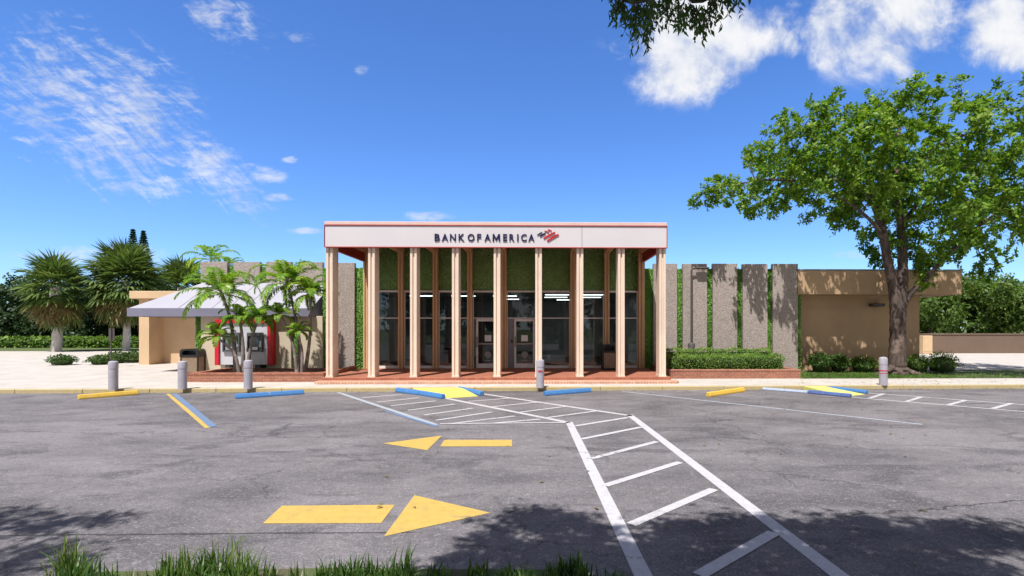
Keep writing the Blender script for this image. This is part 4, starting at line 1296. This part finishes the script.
# a second crown that throws the patch of shade at the lower left
FG2 = thing('shade_tree', (-8.2, -3.0, 0.0), 'tree behind the lot whose shade falls at the lower left', 'tree')
fb2 = []
for (px, py, h, rad) in ((98, 521, 6.0, 0.26), (66, 527, 6.2, 0.36), (30, 525, 6.4, 0.5), (-20, 520, 6.2, 0.6), (60, 560, 6.2, 0.4), (10, 560, 6.4, 0.6)):
    x, y, z = shadow_src(px, py, h); fb2.append((x, y, z, rad, rad * 0.6, rad * 0.6))
for k in range(4): fb2.append((-8.2 + 0.5 * math.cos(k * 1.6), -0.6 + 0.7 * math.sin(k * 1.6), 6.3, 0.9, 0.9, 0.7))
t2, d2 = blob_points(fb2, 420, 31, 0.1)
grow([[((-8.2, -3.0, 0.0), 0.3), ((-8.1, -2.7, 2.5), 0.22), ((-8.0, -1.8, 4.6), 0.17), ((-7.6, -0.2, 5.8), 0.1), ((-7.0, 1.6, 6.1), 0.05)]], t2[::3], 33, M_BARK2, FG2, 0.3)
sub = np.repeat(np.arange(len(t2)), 7)
quads_obj('crown', rosettes(t2[sub] + rh.normal(0, 0.11, (len(sub), 3)), unit(d2[sub] + rh.normal(0, 0.6, (len(sub), 3))), rh, 5, 0.085, 0.04, 0.4), M_L_FG, FG2)

# ================================================================== palms in the left planter
def frond(base, az, el, L, r, droop=1.0, nl=24, leaf=0.34):
    """A feather frond: curved stalk path and its leaflets."""
    path = []
    p = np.array(base, float); e = el
    ns = 10
    for k in range(ns + 1):
        path.append(p.copy())
        d = np.array([math.cos(az) * math.cos(e), math.sin(az) * math.cos(e), math.sin(e)])
        p = p + d * L / ns
        e -= droop * (0.05 + 0.26 * (k / ns))
    path = np.array(path)
    P, A, Nn, LL = [], [], [], []
    for k in range(nl):
        u = 0.14 + 0.86 * (k + 0.5) / nl
        q = u * ns; i = min(int(q), ns - 1); f_ = q - i
        pt = path[i] * (1 - f_) + path[i + 1] * f_
        d = unit(path[i + 1] - path[i]); side = unit(np.cross(d, np.array([0, 0, 1.0])))
        upv = np.cross(side, d)
        for s in (-1, 1):
            a = unit(side * s * 0.85 + d * (0.45 + 0.5 * u) + upv * 0.22 - np.array([0, 0, 0.35]) + r.normal(0, 0.10, 3))
            P.append(pt); A.append(a); Nn.append(unit(upv + r.normal(0, 0.25, 3)))
            LL.append(leaf * (math.sin(math.pi * (0.18 + 0.74 * u)) ** 0.7) * r.uniform(0.85, 1.1))
    return path, np.array(P), np.array(A), np.array(Nn), np.array(LL)


def feather_palm(trunk_px, Y, crown_r, label, seed, nf=12, group=None, tr_r=0.05, lean_y=0.0, ground=None):
    r = np.random.default_rng(seed)
    b = at(*trunk_px[0], Y)
    z0 = ground if ground is not None else 0.345
    pts = [at(px, py, Y + lean_y * i) for i, (px, py) in enumerate(trunk_px)]
    pts[0].z = z0
    T = thing('palm_tree', tuple(pts[0]), label, 'palm tree', group)
    # trunk with ring scars
    path, rad = [], []
    m = len(pts)
    for i in range(m - 1):
        for k in range(7):
            u = k / 7; p0, p1, p2, p3 = pts[max(i - 1, 0)], pts[i], pts[i + 1], pts[min(i + 2, m - 1)]
            path.append(0.5 * ((2 * p1) + (p2 - p0) * u + (2 * p0 - 5 * p1 + 4 * p2 - p3) * u * u + (3 * p1 - p0 - 3 * p2 + p3) * u ** 3))
            g_ = (i + u) / (m - 1)
            rad.append(tr_r * (1.5 - 0.62 * min(1, g_ * 1.6)) * (1.06 if (k % 2) else 0.97))
    path.append(pts[-1]); rad.append(tr_r * 0.8)
    MB().tube(path, rad, 9).build('trunk', M_PALMTR, T, smooth=True)
    top = pts[-1]; d = (path[-1] - path[-4]).normalized()
    sh = top + d * crown_r * 0.28
    MB().tube([top - d * 0.01, top + d * crown_r * 0.12, sh], [tr_r * 0.95, tr_r * 1.05, tr_r * 0.5], 9).build('crownshaft', M_SHAFT, T, smooth=True)
    stalks = MB(); Q = []
    nf = int(nf * 1.35)
    for k in range(nf):
        az = 2 * math.pi * k * 0.381966 + r.uniform(-0.25, 0.25)
        u = k / (nf - 1)
        el = R(78) * (1 - u) + R(-2) * u + r.normal(0, 0.08)
        L = crown_r * r.uniform(1.2, 1.5)
        p_, P, A, Nn, LL = frond(sh - d * crown_r * 0.10 * u, az, el, L, r, droop=r.uniform(1.05, 1.5) * (1.15 - 0.3 * u), nl=52, leaf=crown_r * 0.31)
        stalks.tube([tuple(q) for q in p_], [0.014 * (1 - 0.8 * i / 10) for i in range(11)], 4, cap=False)
        Q.append(leaf_quads(P, A, Nn, LL, LL * 0.10 + 0.018))
    stalks.build('frond_stalk', M_STALK, T)
    quads_obj('crown', np.concatenate(Q), M_L_PALM, T)
    return T


G1 = 'palms in the left brick planter'
feather_palm([(236, 371), (234, 345), (230, 318), (224, 300)], 19.6, 1.18, 'tallest arching palm left of the cash machine panel, in the brick planter', 41, 14, G1, 0.06)
feather_palm([(239, 371), (235, 355), (226, 345), (219, 339)], 19.2, 0.62, 'lowest small palm leaning left over the red frame', 42, 10, G1, 0.045)
feather_palm([(243, 371), (243, 350), (242, 335), (240, 322)], 19.4, 0.64, 'middle height palm in front of the cash machines', 43, 11, G1, 0.055)
feather_palm([(246, 371), (250, 352), (253, 335), (257, 322)], 19.5, 0.62, 'yellowish palm leaning right in front of the cash machines', 44, 11, G1, 0.05)
feather_palm([(300, 370), (299, 345), (295, 315), (289, 290)], 19.7, 1.12, 'tall palm in the right hand clump beside the canopy', 45, 14, G1, 0.055)
feather_palm([(305, 370), (309, 345), (311, 320), (310, 298)], 19.5, 0.85, 'slim upright palm nearest the first canopy column', 46, 12, G1, 0.05)
feather_palm([(297, 370), (294, 350), (288, 330), (282, 318)], 19.4, 0.6, 'short palm leaning left in the right hand clump', 47, 10, G1, 0.045)
feather_palm([(302, 370), (302, 352), (300, 341), (299, 334)], 19.2, 0.45, 'smallest palm, low in the middle of the right hand clump', 48, 9, G1, 0.04)


# ================================================================== background trees at the left
def fan_palm(x, y, z0, zt, rc, label, seed, nf=70, tr=0.2, group=None):
    r = np.random.default_rng(seed)
    T = thing('fan_palm', (x, y, z0), label, 'palm tree', group)
    zs = np.linspace(z0, zt, 14)
    MB().tube([(x + 0.1 * math.sin(i * 0.4), y, z) for i, z in enumerate(zs)], [tr * (1.15 - 0.2 * i / 13) * (1.05 if i % 2 else 0.97) for i in range(14)], 10).build('trunk', M_SABALTR, T, smooth=True)
    Qg, Qd = [], []
    for k in range(nf):
        u = (k + 0.5) / nf
        az = 2 * math.pi * k * 0.381966
        el = R(88) - R(165) * u ** 0.85
        d = np.array([math.cos(az) * math.cos(el), math.sin(az) * math.cos(el), math.sin(el)])
        Lp = rc * r.uniform(0.35, 0.66)
        c = np.array([x, y, zt]) + d * Lp - np.array([0, 0, 0.12 * rc * (1 - d[2])])
        side = unit(np.cross(d, np.array([0.01, 0, 1.0]))); upv = np.cross(side, d)
        m = 22
        P, A, Nn, LL = [], [], [], []
        for j in range(m):
            t = R(-115 + 230 * j / (m - 1))
            a = unit(d * math.cos(t) + side * math.sin(t) - np.array([0, 0, 0.30]) + upv * 0.15 * math.cos(t))
            P.append(c); A.append(a + r.normal(0, 0.06, 3)); Nn.append(upv + r.normal(0, 0.2, 3)); LL.append(rc * r.uniform(0.38, 0.55) * (0.75 + 0.25 * math.cos(t)))
        q = leaf_quads(np.array(P), np.array(A), np.array(Nn), np.array(LL), np.array(LL) * 0.12)
        (Qd if (u > 0.66 and r.uniform() < 0.75) else Qg).append(q)
    quads_obj('crown', np.concatenate(Qg), M_L_SABAL, T)
    if Qd: quads_obj('dry_fronds', np.concatenate(Qd), M_L_DRY, T)
    return T


BY = 44.0
p = at(121.5, 349, BY)
fan_palm(p.x + 0.35, BY, 0.12, gz(280, BY, 130), 3.3, 'tall fan palm with a white trunk and brown skirt behind the shelter', 51, 210, 0.24)
p = at(56, 280, 42); fan_palm(p.x, 42, 0.12, gz(288, 42), 2.9, 'fan palm at the left edge of the photograph', 52, 110, 0.3)
p = at(182, 275, 50); fan_palm(p.x, 50, 0.12, gz(288, 50), 3.2, 'fan palm rising behind the shelter roof and the awning', 53, 110, 0.3)
feather_palm([(208, 300), (208, 285), (209, 272), (210, 266)], 40.0, 1.7, 'feathery palm top showing above the pebble panels at the left', 54, 8, None, 0.12, ground=0.13)
feather_palm([(226, 300), (226, 285), (227, 275), (228, 269)], 42.0, 1.1, 'smaller feathery palm top just right of the other above the panels', 55, 8, None, 0.1, ground=0.13)


def tree(name, x, y, h, rx, rz, label, seed, mat, size=0.3, n=700, bark=M_BARK2, group=None, z0=0.1, low=0.35, k=7):
    r = np.random.default_rng(seed)
    T = thing(name, (x, y, z0), label, 'tree', group)
    bl = []
    for i in range(11):
        t = r.uniform(0, 2 * math.pi); q = r.uniform(0.1, 0.75)
        bl.append((x + math.cos(t) * rx * q, y + math.sin(t) * rx * q, z0 + h * (low + (0.95 - low) * r.uniform(0.05, 0.85)), rx * r.uniform(0.35, 0.55), rx * r.uniform(0.35, 0.55), rz * r.uniform(0.3, 0.45)))
    tips, d = blob_points(bl, n, seed + 1, 0.2)
    grow([[((x, y, z0), 0.035 * h), ((x + 0.1, y, z0 + h * 0.25), 0.026 * h), ((x - 0.05, y, z0 + h * 0.5), 0.018 * h), ((x, y, z0 + h * 0.8), 0.006 * h)]], tips[::8], seed, bark, T, 0.3)
    sub = np.repeat(np.arange(len(tips)), 3)
    quads_obj('crown', rosettes(tips[sub] + r.normal(0, size * 0.7, (len(sub), 3)), unit(d[sub] + r.normal(0, 0.5, (len(sub), 3))), r, k, size, size * 0.5, 0.2), mat, T)
    return T


# dark trees that close the view at the left
dk = [(-55.5, 56, 7.4, 4.4, 'dark dense tree at the far left edge'), (-49.5, 57, 6.6, 4.2, 'dark dense tree left of the fan palm trunk'), (-45.0, 55, 6.2, 3.6, 'dark dense tree right behind the fan palm trunk'),
      (-40.0, 58, 6.4, 3.8, 'dark dense tree behind the shelter roof'), (-34.0, 60, 6.8, 4.0, 'dark dense tree hidden behind the awning'), (-62, 58, 7.5, 4.6, 'dark dense tree beyond the left edge')]
for i, (x, y, h, rx, lab) in enumerate(dk):
    tree('dense_tree', x, y, h, rx, h * 0.55, lab, 60 + i, M_L_DARK, 0.42, 520, group='dark trees across the road', low=0.12)
# Norfolk pines
def norfolk(x, y, h, label, seed):
    r = np.random.default_rng(seed)
    T = thing('norfolk_pine', (x, y, 0.1), label, 'tree', 'two pines behind the fan palm')
    MB().tube([(x, y, 0.1), (x, y, h * 0.6), (x, y, h)], [0.25, 0.15, 0.03], 8).build('trunk', M_BARK2, T, smooth=True)
    P, A, Nn = [], [], []
    for i in range(26):
        u = i / 25; z = h * (0.5 + 0.5 * u); L = h * 0.10 * (1.0 - u) + 0.06
        for k in range(7):
            az = 2 * math.pi * k / 7 + i
            for q in range(9):
                s = (q + 1) / 9 * L
                for _ in range(2):
                    P.append((x + math.cos(az) * s, y + math.sin(az) * s, z + 0.18 * s)); A.append(unit(np.array([math.cos(az), math.sin(az), 0.9]) + r.normal(0, 0.6, 3))); Nn.append(r.normal(0, 1, 3))
    quads_obj('crown', leaf_quads(np.array(P), np.array(A), np.array(Nn), 0.30, 0.11), M_L_PINE, T)


YN = 70
for px, py, lab, s in ((133, 231, 'taller left one of two narrow pines rising above the fan palm', 1), (143.5, 232.5, 'slightly shorter right one of two narrow pines above the fan palm', 2)):
    q = at(px, py, YN); norfolk(q.x, YN, q.z, lab, s)
# low planting by the drive
for k, (px, py, w, h, lab) in enumerate(((100, 364.5, 1.0, 0.45, 'small pale shrub by the drive at far left'), (118, 363, 1.1, 0.6, 'low bush by the drive near the sign post'), (134, 362.5, 1.2, 0.6, 'low bush against the shelter corner'), (62, 365, 1.2, 0.5, 'low bush beyond the left edge by the drive'))):
    q = gnd(px, py, 0.12)
    shrub(q.x, q.y, 0.12, w * 0.55, 0.5, h, M_L_SHRUB, lab, 0.10, 700, 80 + k, group='low bushes by the drive')
# roadside hedge line
box_hedge('roadside_hedge', -62, -33, 50.0, 51.0, 0.12, 1.0, M_L_HEDGE, 'long low hedge along the road at the left', dens=60, size=0.28, seed=14)
# sign post
q = gnd(111, 367, 0.12)
SP = thing('sign_post', (q.x, q.y, 0.12), 'thin dark post with a small sign back, at the drive left of the shelter', 'sign')
MB().tube([(q.x, q.y, 0.12), (q.x, q.y, 2.0)], [0.03, 0.03], 8).build('post', M_POLE, SP)
MB().box(q.x - 0.14, q.x + 0.14, q.y + 0.031, q.y + 0.045, 1.4, 1.98).build('sign_plate', M_POLE, SP, bevel=0.004)

for i, (x, y, h, rx, lab) in enumerate(((-17, -27, 10, 5.5, 'unseen dense tree added behind the camera, far left of five'), (-8, -30, 11, 5.8, 'unseen dense tree added behind the camera, second of five'), (2, -28, 10.5, 5.5, 'unseen dense tree added behind the camera, middle of five'),
                                        (11, -30, 11, 5.8, 'unseen dense tree added behind the camera, fourth of five'), (20, -27, 10, 5.5, 'unseen dense tree added behind the camera, far right of five'))):
    tree('dense_tree', x, y, h, rx, h * 0.5, lab, 120 + i, M_L_DARK, 0.5, 420, group='trees added behind the camera for dark reflections', low=0.06)  # unseen trees, added so the storefront glass reflects dark
for i, (x, y, h, rx) in enumerate(((-70, 58, 7.5, 5), (-79, 60, 8, 5.4), (-89, 58, 7.6, 5.4), (-100, 60, 8.2, 6), (56, 46, 7, 4.6), (64, 48, 7.4, 5), (74, 47, 7.2, 5.2), (86, 50, 8, 5.6))):
    tree('dense_tree', x, y, h, rx, h * 0.5, 'dense tree of the far row beyond the edges of the photograph', 140 + i, M_L_DARK if i < 4 else M_L_BRIGHT, 0.5, 300, group='far trees beyond both edges', low=0.1)
# ---- right background
for i, (px, Y, h, rx, lab) in enumerate(((928, 46, 7.4, 4.0, 'bright leafy tree seen past the right end of the tan wall'), (968, 48, 7.0, 4.2, 'bright leafy tree farther right beyond the photograph edge'), (1010, 45, 6.6, 4.0, 'bright leafy tree at the far right'), (890, 52, 6.5, 3.6, 'bright leafy tree hidden behind the tan wing'), (1060, 46, 7, 4.2, 'bright leafy tree outside the right edge'))):
    tree('roadside_tree', gx(px, Y), Y, h, rx, h * 0.5, lab, 90 + i, M_L_BRIGHT, 0.36, 520, group='trees beyond the tan wall at the right', low=0.18)
GW = thing('garden_wall', (gx(970, 38), 38, 0.12), 'low brown wall across the road at the right', 'wall')
MB().box(gx(900, 38), gx(1080, 38), 38, 38.25, 0.12, 1.5).build('wall', M_FENCE, GW)
MB().box(gx(900, 38), gx(1080, 38), 37.95, 38.3, 1.501, 1.6).build('coping', M_FENCE, GW)
UB = thing('utility_box', (gx(926, 37.3), 37.3, 0.12), 'pale utility cabinet before the low brown wall', 'cabinet')
ux = gx(926, 37.3)
MB().box(ux - 0.35, ux + 0.35, 37.1, 37.6, 0.12, 1.45).build('cabinet', M_TANLIGHT, UB, bevel=0.03)
MB().box(ux - 0.3, ux + 0.3, 37.08, 37.099, 0.3, 1.3).build('door', M_TANLIGHT, UB)

# ================================================================== street furniture
def bollard(px, pyb, pyt, label, band=False):
    b = gnd(px, pyb, 0.12)
    h = at(px, pyt, b.y).z - 0.12
    T = thing('bollard', (b.x, b.y, 0.12), label, 'bollard', 'grey bollards along the walk')
    rr = 0.122
    MB().lathe((b.x, b.y, 0.12), [(rr, 0), (rr, h * 0.60), (rr + 0.001, h * 0.60 + 0.001), (rr * 1.0, h * 0.72)], 28).build('post', M_BOLL, T, smooth=True)
    MB().lathe((b.x, b.y, 0.12 + h * 0.72 + 0.004), [(rr * 0.97, 0), (rr * 1.04, 0.01), (rr * 1.04, h * 0.2), (rr * 0.95, h * 0.25), (rr * 0.6, h * 0.275), (0.01, h * 0.28)], 28).build('cap', M_BOLL, T, smooth=True)
    if band:
        MB().lathe((b.x, b.y, 0.12 + h * 0.5), [(rr + 0.003, 0), (rr + 0.003, 0.035)], 28).build('red_band', M_LOGORED, T, smooth=True)
        MB().lathe((b.x, b.y, 0.12 + h * 0.42), [(rr + 0.003, 0), (rr + 0.003, 0.02)], 28).build('red_band', M_LOGORED, T, smooth=True)
    return T


bollard(113.3, 389.6, 361, 'grey bollard at the left end behind the yellow wheel stop')
bollard(182.5, 389.2, 361, 'grey bollard in front of the black litter bin')
bollard(248.2, 388.8, 360, 'grey bollard in front of the cash machines')
b = bollard(540.2, 387.6, 359.5, 'grey bollard in front of the bank entrance columns')
bx = b.location
MB().box(bx.x - 0.06, bx.x + 0.06, bx.y - 0.127, bx.y - 0.119, 0.62, 0.67).build('red_sticker', M_LOGORED, b)
bollard(883.3, 385.2, 357, 'pale bollard with thin red bands beside the tree trunk', True)


def wheel_stop(a, b, mat, label, h=0.13, w=0.16, z=0.0):
    A, B = gnd(*a), gnd(*b)
    T = MB()
    prof = [(-w / 2, 0.0), (w / 2, 0.0), (w / 2, h * 0.35), (w * 0.32, h), (-w * 0.32, h), (-w / 2, h * 0.35)]
    T.beam((A.x, A.y, z + 0.002), (B.x, B.y, z + 0.002), prof)
    return T.build('wheel_stop', mat, None, bevel=0.012, label=label, cat='wheel stop', group='painted concrete wheel stops')


wheel_stop((78, 399.5), (138, 394.5), M_STOP_Y, 'long yellow concrete wheel stop at the far left')
wheel_stop((235, 398.8), (303.5, 394), M_STOP_B, 'blue concrete wheel stop in front of the palms')
wheel_stop((544.5, 395.6), (590, 391.9), M_STOP_B, 'blue concrete wheel stop right of the entrance bollard')
wheel_stop((708, 396.8), (743, 391.6), M_STOP_Y, 'short yellow wheel stop right of the canopy')
wheel_stop((397, 391.8), (420.5, 395.0), M_STOP_B, 'blue kerb block left of the yellow ramp, the farther one')
wheel_stop((421, 395.0), (443.5, 398.8), M_STOP_B, 'blue kerb block left of the yellow ramp, the nearer one')
wheel_stop((459, 390.6), (482, 395.8), M_STOP_B, 'blue kerb block right of the yellow ramp')
M_STOP_N = paint_mat('navy_stop_paint', (0.05, 0.10, 0.32), 0.25, (0.5, 0.5, 0.5))
M_STOP_W = paint_mat('whitewashed_stop_paint', (0.36, 0.42, 0.54), 0.6, (0.12, 0.18, 0.34))
wheel_stop((763, 389.8), (808, 393.2), M_STOP_W, 'whitewashed blue kerb block left of the greenish ramp', 0.08)
wheel_stop((809, 393.3), (851, 397.4), M_STOP_N, 'navy kerb block along the near side of the greenish ramp', 0.10)
wheel_stop((825, 388.6), (867, 393.6), M_STOP_B, 'blue kerb block along the far side of the greenish ramp', 0.10)


def ramp(pix, label, mat):
    """A painted kerb ramp: far edge at walk height, near edge on the lot."""
    (a, b, c, d) = [gnd(*p) for p in pix]
    mb = MB()
    a.z = b.z = 0.118; c.z = d.z = 0.012
    lo = [Vector((p.x, p.y, 0.0)) for p in (a, b, c, d)]
    mb.add([a, b, c, d] + lo, [(0, 1, 2, 3), (7, 6, 5, 4), (0, 4, 5, 1), (1, 5, 6, 2), (2, 6, 7, 3), (3, 7, 4, 0)])
    return mb.build('kerb_ramp', mat, None, label=label, cat='ramp')


ramp([(413, 391.9), (462, 391.6), (478, 396.4), (443, 398.5)], 'bright yellow painted kerb ramp in front of the entrance', M_PAD)
M_PAD2 = paint_mat('green_yellow_ramp_paint', (0.62, 0.66, 0.18), 0.35, (0.45, 0.47, 0.4))
ramp([(804, 389.9), (824, 389.8), (865, 394.6), (846, 396.6)], 'greenish yellow kerb ramp in front of the tan wall', M_PAD2)


def litter_bin(px0, px1_, pt, Y, zg, label):
    xa, xb = gx(px0, Y), gx(px1_, Y); h = gz(pt, Y) - zg; cx = (xa + xb) / 2; w = (xb - xa) / 2; dp = min(w, 0.26)
    T = thing('litter_bin', (cx, Y + dp, zg), label, 'litter bin')
    y0, y1 = Y, Y + 2 * dp
    hb = h * 0.70
    f = MB()
    pw = 0.055
    for sx_ in (-1, 1):
        for yy in (y0, y1 - pw):
            x0 = cx - w if sx_ < 0 else cx + w - pw
            f.box(x0, x0 + pw, yy, yy + pw, zg, zg + hb + 0.1)
    f.box(cx - w + pw + 0.001, cx + w - pw - 0.001, y0 + 0.002, y1 - 0.002, zg + 0.01, zg + 0.07)
    f.build('frame', M_BLACK, T, bevel=0.008)
    MB().box(cx - w + 0.04, cx + w - 0.04, y0 + 0.015, y1 - 0.015, zg + 0.071, zg + hb - 0.02).build('pebble_panel', M_PEBBLE, T, bevel=0.006)
    hood = MB()                                           # hood arched from side to side, open front and back
    n = 9; outer, inner = [], []
    for k in range(n):
        t = math.pi * k / (n - 1)
        outer.append((cx - (w + 0.015) * math.copysign(abs(math.cos(t)) ** 0.35, math.cos(t)), zg + hb + 0.06 + (h - hb - 0.06) * math.sin(t) ** 0.6))
        inner.append((cx - (w - 0.085) * math.copysign(abs(math.cos(t)) ** 0.35, math.cos(t)), zg + hb + 0.06 + (h - hb - 0.13) * math.sin(t) ** 0.6))
    for k in range(n - 1):
        q = [outer[k], outer[k + 1], inner[k + 1], inner[k]]
        hood.sweep_y(q, y0 - 0.01, y1 + 0.01)
    hood.box(cx - w - 0.015, cx + w + 0.015, y0 - 0.012, y1 + 0.012, zg + hb - 0.02, zg + hb + 0.059)
    hood.build('hood', M_BLACK, T)
    MB().box(cx - w + 0.09, cx + w - 0.09, y0 + dp - 0.01, y0 + dp + 0.01, zg + hb + 0.06, zg + h - 0.08).build('liner', M_BLACK, T)
    return T


litter_bin(180, 198, 348.5, 21.5, 0.12, 'wide black litter bin with pebble panels beside the cash machine wall')
litter_bin(602.5, 616.5, 344.5, 21.0, ZP, 'black litter bin with an arched hood standing on the portico floor')

# lamp post before the panels
q = at(691.5, 358, 21.82)
LPST = thing('lamp_post', (q.x, 21.82, 0.37), 'thin dark lamp post with a short arm standing before the pebble panels', 'lamp post')
zt2 = gz(267.2, 21.6)
MB().lathe((q.x, 21.82, 0.36), [(0.15, 0), (0.15, 0.95), (0.12, 1.0), (0.06, 1.02)], 14).build('base', M_POLE, LPST, smooth=True)
MB().tube([(q.x, 21.82, 1.38), (q.x, 21.82, zt2 - 0.12), (q.x + 0.05, 21.82, zt2 - 0.02), (q.x + 0.2, 21.82, zt2)], [0.045, 0.04, 0.04, 0.035], 10).build('pole', M_POLE, LPST, smooth=True)
MB().box(q.x + 0.2, q.x + 0.74, 21.72, 21.92, zt2 - 0.03, zt2 + 0.04).build('lamp_head', M_POLE, LPST, bevel=0.03)

# lobby furniture glimpsed through the glass
DK = thing('reception_desk', (-3.9, 24.6, ZP), 'brown wooden desk seen through the glass left of the doors', 'desk')
MB().box(-4.6, -3.2, 24.4, 25.1, ZP + 0.72, ZP + 0.77).build('desk_top', M_WOOD, DK, bevel=0.008)
MB().box(-4.5, -3.3, 24.5, 24.54, ZP, ZP + 0.719).build('front_panel', M_WOOD, DK)
MB().box(-4.5, -4.46, 24.541, 25.05, ZP, ZP + 0.719).build('side_panel', M_WOOD, DK); MB().box(-3.34, -3.3, 24.541, 25.05, ZP, ZP + 0.719).build('side_panel', M_WOOD, DK)

# ================================================================== grass bed in front
bed = [gnd(40, 600), gnd(90, 578), gnd(330, 574), gnd(560, 576), gnd(632, 590), gnd(660, 640), gnd(0, 640)]
bedm = MB().prism([(p.x, p.y) for p in bed[::-1]], -0.02, 0.05)
bedm.build('planting_bed', M_LAWN, kind='structure')
r = np.random.default_rng(77)
B = []
cl_n = 240
for i in range(cl_n):
    px = r.uniform(60, 640)
    yb_ = 577 + 60 * r.uniform(0, 1) ** 1.4
    g0 = gnd(px, yb_, 0.04)
    if px > 590 and r.uniform() < 0.6: continue
    dens = 0.75 + 0.35 * math.sin(px * 0.035) + 0.25 * math.sin(px * 0.11 + 1)
    hh = 0.20 * max(0.55, min(1.15, dens)) * (0.85 if px > 350 else 1.05) * (0.75 if px > 560 else 1)
    for k in range(22):
        az = r.uniform(0, 2 * math.pi); lean = abs(r.normal(0.38, 0.34))
        L = hh * r.uniform(0.6, 1.6)
        w = r.uniform(0.004, 0.0085)
        b0 = np.array([g0.x + r.normal(0, 0.035), g0.y + r.normal(0, 0.035), 0.04])
        d = np.array([math.cos(az), math.sin(az), 0.0]); s = np.array([-d[1], d[0], 0]) * w
        p0 = b0; e = lean * 0.35
        seg = []
        for t in range(4):
            seg.append(p0)
            p0 = p0 + (d * math.sin(e) + np.array([0, 0, math.cos(e)])) * L / 3
            e += lean * (0.55 if t < 2 else 0.9)
        ww = [1.0, 0.95, 0.7, 0.05]
        for t in range(3):
            B.append([seg[t] - s * ww[t], seg[t] + s * ww[t], seg[t + 1] + s * ww[t + 1], seg[t + 1] - s * ww[t + 1]])
quads_obj('tall_grass', np.array(B), M_BLADE, kind='stuff', label='tufts of long green grass blades along the bottom edge', cat='grass')

# fallen leaves along the kerb and under the tree
r = np.random.default_rng(5)
FL = []
for i in range(520):
    if i < 300:
        x = r.uniform(-14, 19); y = curb_y(x) - abs(r.normal(0, 0.25)) - 0.03; z = 0.012
    elif i < 430:
        x = r.normal(13, 2.5); y = r.uniform(curb_y(x) + 0.2, 19.0); z = 0.132
    else:
        x = r.uniform(-2, 9); y = r.uniform(4.2, 14); z = 0.014
    FL.append((x, y, z))
FL = np.array(FL); n = len(FL)
az = r.uniform(0, 2 * math.pi, n)
quads_obj('fallen_leaves', leaf_quads(FL, np.stack([np.cos(az), np.sin(az), r.uniform(0, 0.25, n)], 1), np.array([0, 0, 1.0])[None] + r.normal(0, 0.2, (n, 3)), r.uniform(0.04, 0.10, n), r.uniform(0.02, 0.05, n)),
          M_L_DRY, kind='stuff', label='scattered dry fallen leaves along the kerb and lot', cat='leaves')
